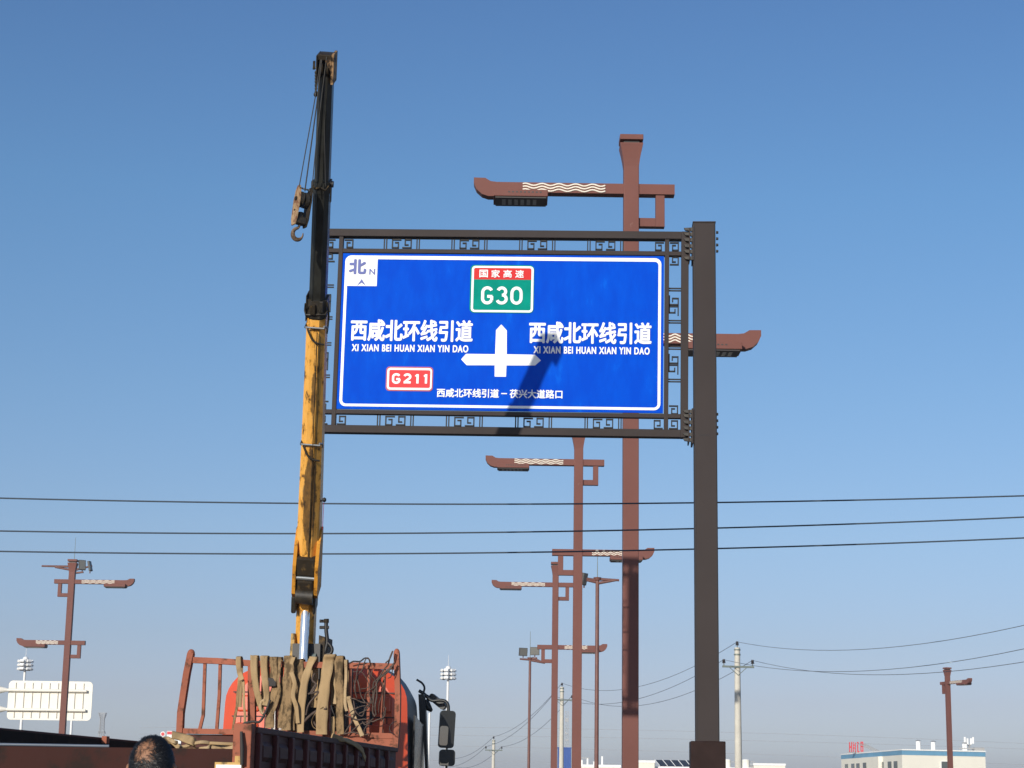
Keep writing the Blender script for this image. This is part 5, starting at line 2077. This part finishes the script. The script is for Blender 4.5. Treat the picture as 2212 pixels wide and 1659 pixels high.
# clothing: the body surface swollen a little and cut at neck, cuffs and waist
for nm, mt_, zlo, zhi, grow, arms in (('jacket', 'cloth', .90, 1.475, .016, True), ('trousers', 'trouser', .09, .95, .012, False)):
    bm = bmesh.new()
    bm.from_mesh(me2)
    bmesh.ops.recalc_face_normals(bm, faces=bm.faces)
    kill = []
    for f in bm.faces:
        c = f.calc_center_median()
        arm_ = abs(c.x) > .175 and c.z < 1.34 and c.z > .5
        keep = (zlo < c.z < zhi and not arm_) or (arms and arm_ and c.z > .80)
        if not keep:
            kill.append(f)
    bmesh.ops.delete(bm, geom=kill, context='FACES')
    for v in bm.verts:
        v.co += v.normal * grow
    m3 = bpy.data.meshes.new(nm)
    bm.to_mesh(m3)
    bm.free()
    m3.materials.clear()
    m3.materials.append(M[mt_])
    o_ = bpy.data.objects.new(nm, m3)
    COL.objects.link(o_)
    o_.parent = man
# hair: many short strands, thin over the crown
b = MB()
bald = Vector((-.27, -.82, .62)).normalized()
bald_h = TB.to_3x3().inverted() @ Vector((-.20, -.80, .57)).normalized()
random.seed(11)
cnt = 0
while cnt < 6500:
    u = Vector((random.gauss(0, 1), random.gauss(0, 1), random.gauss(0, 1))).normalized()
    if u.z < -.45 or (u.y > .45 and u.z < .55):
        continue
    if u.z < -.05 and u.y > .05:
        continue
    ang = math.degrees(u.angle(bald_h))
    lim = 36 + 5 * math.sin(3 * math.atan2(u.x - bald_h.x, u.z - bald_h.z)) + random.gauss(0, 4.5)
    if ang < lim and random.random() > .10 + .42 * (ang / max(lim, 1)) ** 2.5:
        cnt += 0.02
        continue
    p = skull(u)
    ln = random.uniform(.018, .036)
    # combed forward and down away from the crown
    t = (u - bald_h * u.dot(bald_h))
    if ang < lim + 5:
        t = t.normalized() * .35 + Vector((random.gauss(.5, .8), .2, random.gauss(-.5, .7)))
    t = (t.normalized() if t.length > .01 else Vector((0, 0, -1))) + Vector((random.gauss(0, .25), random.gauss(0, .25), random.gauss(0, .25) - .1))
    t = (t - u * t.dot(u)).normalized()
    side = u.cross(t).normalized() * random.uniform(.0008, .0014) * (.55 if ang < lim else 1)
    lift = random.uniform(.10, .34)
    p1 = p + t * ln * .5 + u * (ln * lift * .8)
    p2 = p + t * ln + u * (ln * lift * .7)
    a = [TB @ q for q in (p - side, p + side, p1 + side * .8, p1 - side * .8, p2)]
    b.add(a, [(0, 1, 2, 3), (3, 2, 4)], 'hair')
    cnt += 1
# under-cap so the scalp does not show through
caps, nn_ = [], 40
for i in range(nn_):
    for j in range(2 * nn_):
        def U(i_, j_):
            th, ph = math.pi * i_ / nn_, 2 * math.pi * j_ / (2 * nn_)
            return Vector((math.sin(th) * math.cos(ph), math.sin(th) * math.sin(ph), math.cos(th)))
        c = U(i + .5, j + .5)
        if c.z < -.42 or (c.y > .42 and c.z < .58) or (c.z < -.02 and c.y > .08):
            continue
        a_ = math.degrees(c.angle(bald_h))
        if a_ < 43 + 5 * math.sin(3 * math.atan2(c.x - bald_h.x, c.z - bald_h.z)) + random.uniform(-3, 3):
            continue
        caps.append([TB @ (skull(U(i + a, j + d_)) * 1.035) for a, d_ in ((0, 0), (1, 0), (1, 1), (0, 1))])
for q in caps:
    b.add(q, [(0, 1, 2, 3)], 'hair')
b.build('hair', man)

# ------------------------------------------------------------------ haze
hz_m = bpy.data.materials.new('haze')
hz_m.use_nodes = True
nt = hz_m.node_tree
nt.nodes.remove(nt.nodes['Principled BSDF'])
pv = nt.nodes.new('ShaderNodeVolumePrincipled')
pv.inputs['Color'].default_value = (0.86, 0.88, 0.92, 1)
pv.inputs['Density'].default_value = 0.0004
pv.inputs['Anisotropy'].default_value = 0.2
nt.links.new(pv.outputs['Volume'], nt.nodes['Material Output'].inputs['Volume'])
M['haze'] = hz_m
b = MB().box((-1000, -340, -5), (1000, 1600, 32), 'haze')
tag(b.build('haze'), kind='stuff')
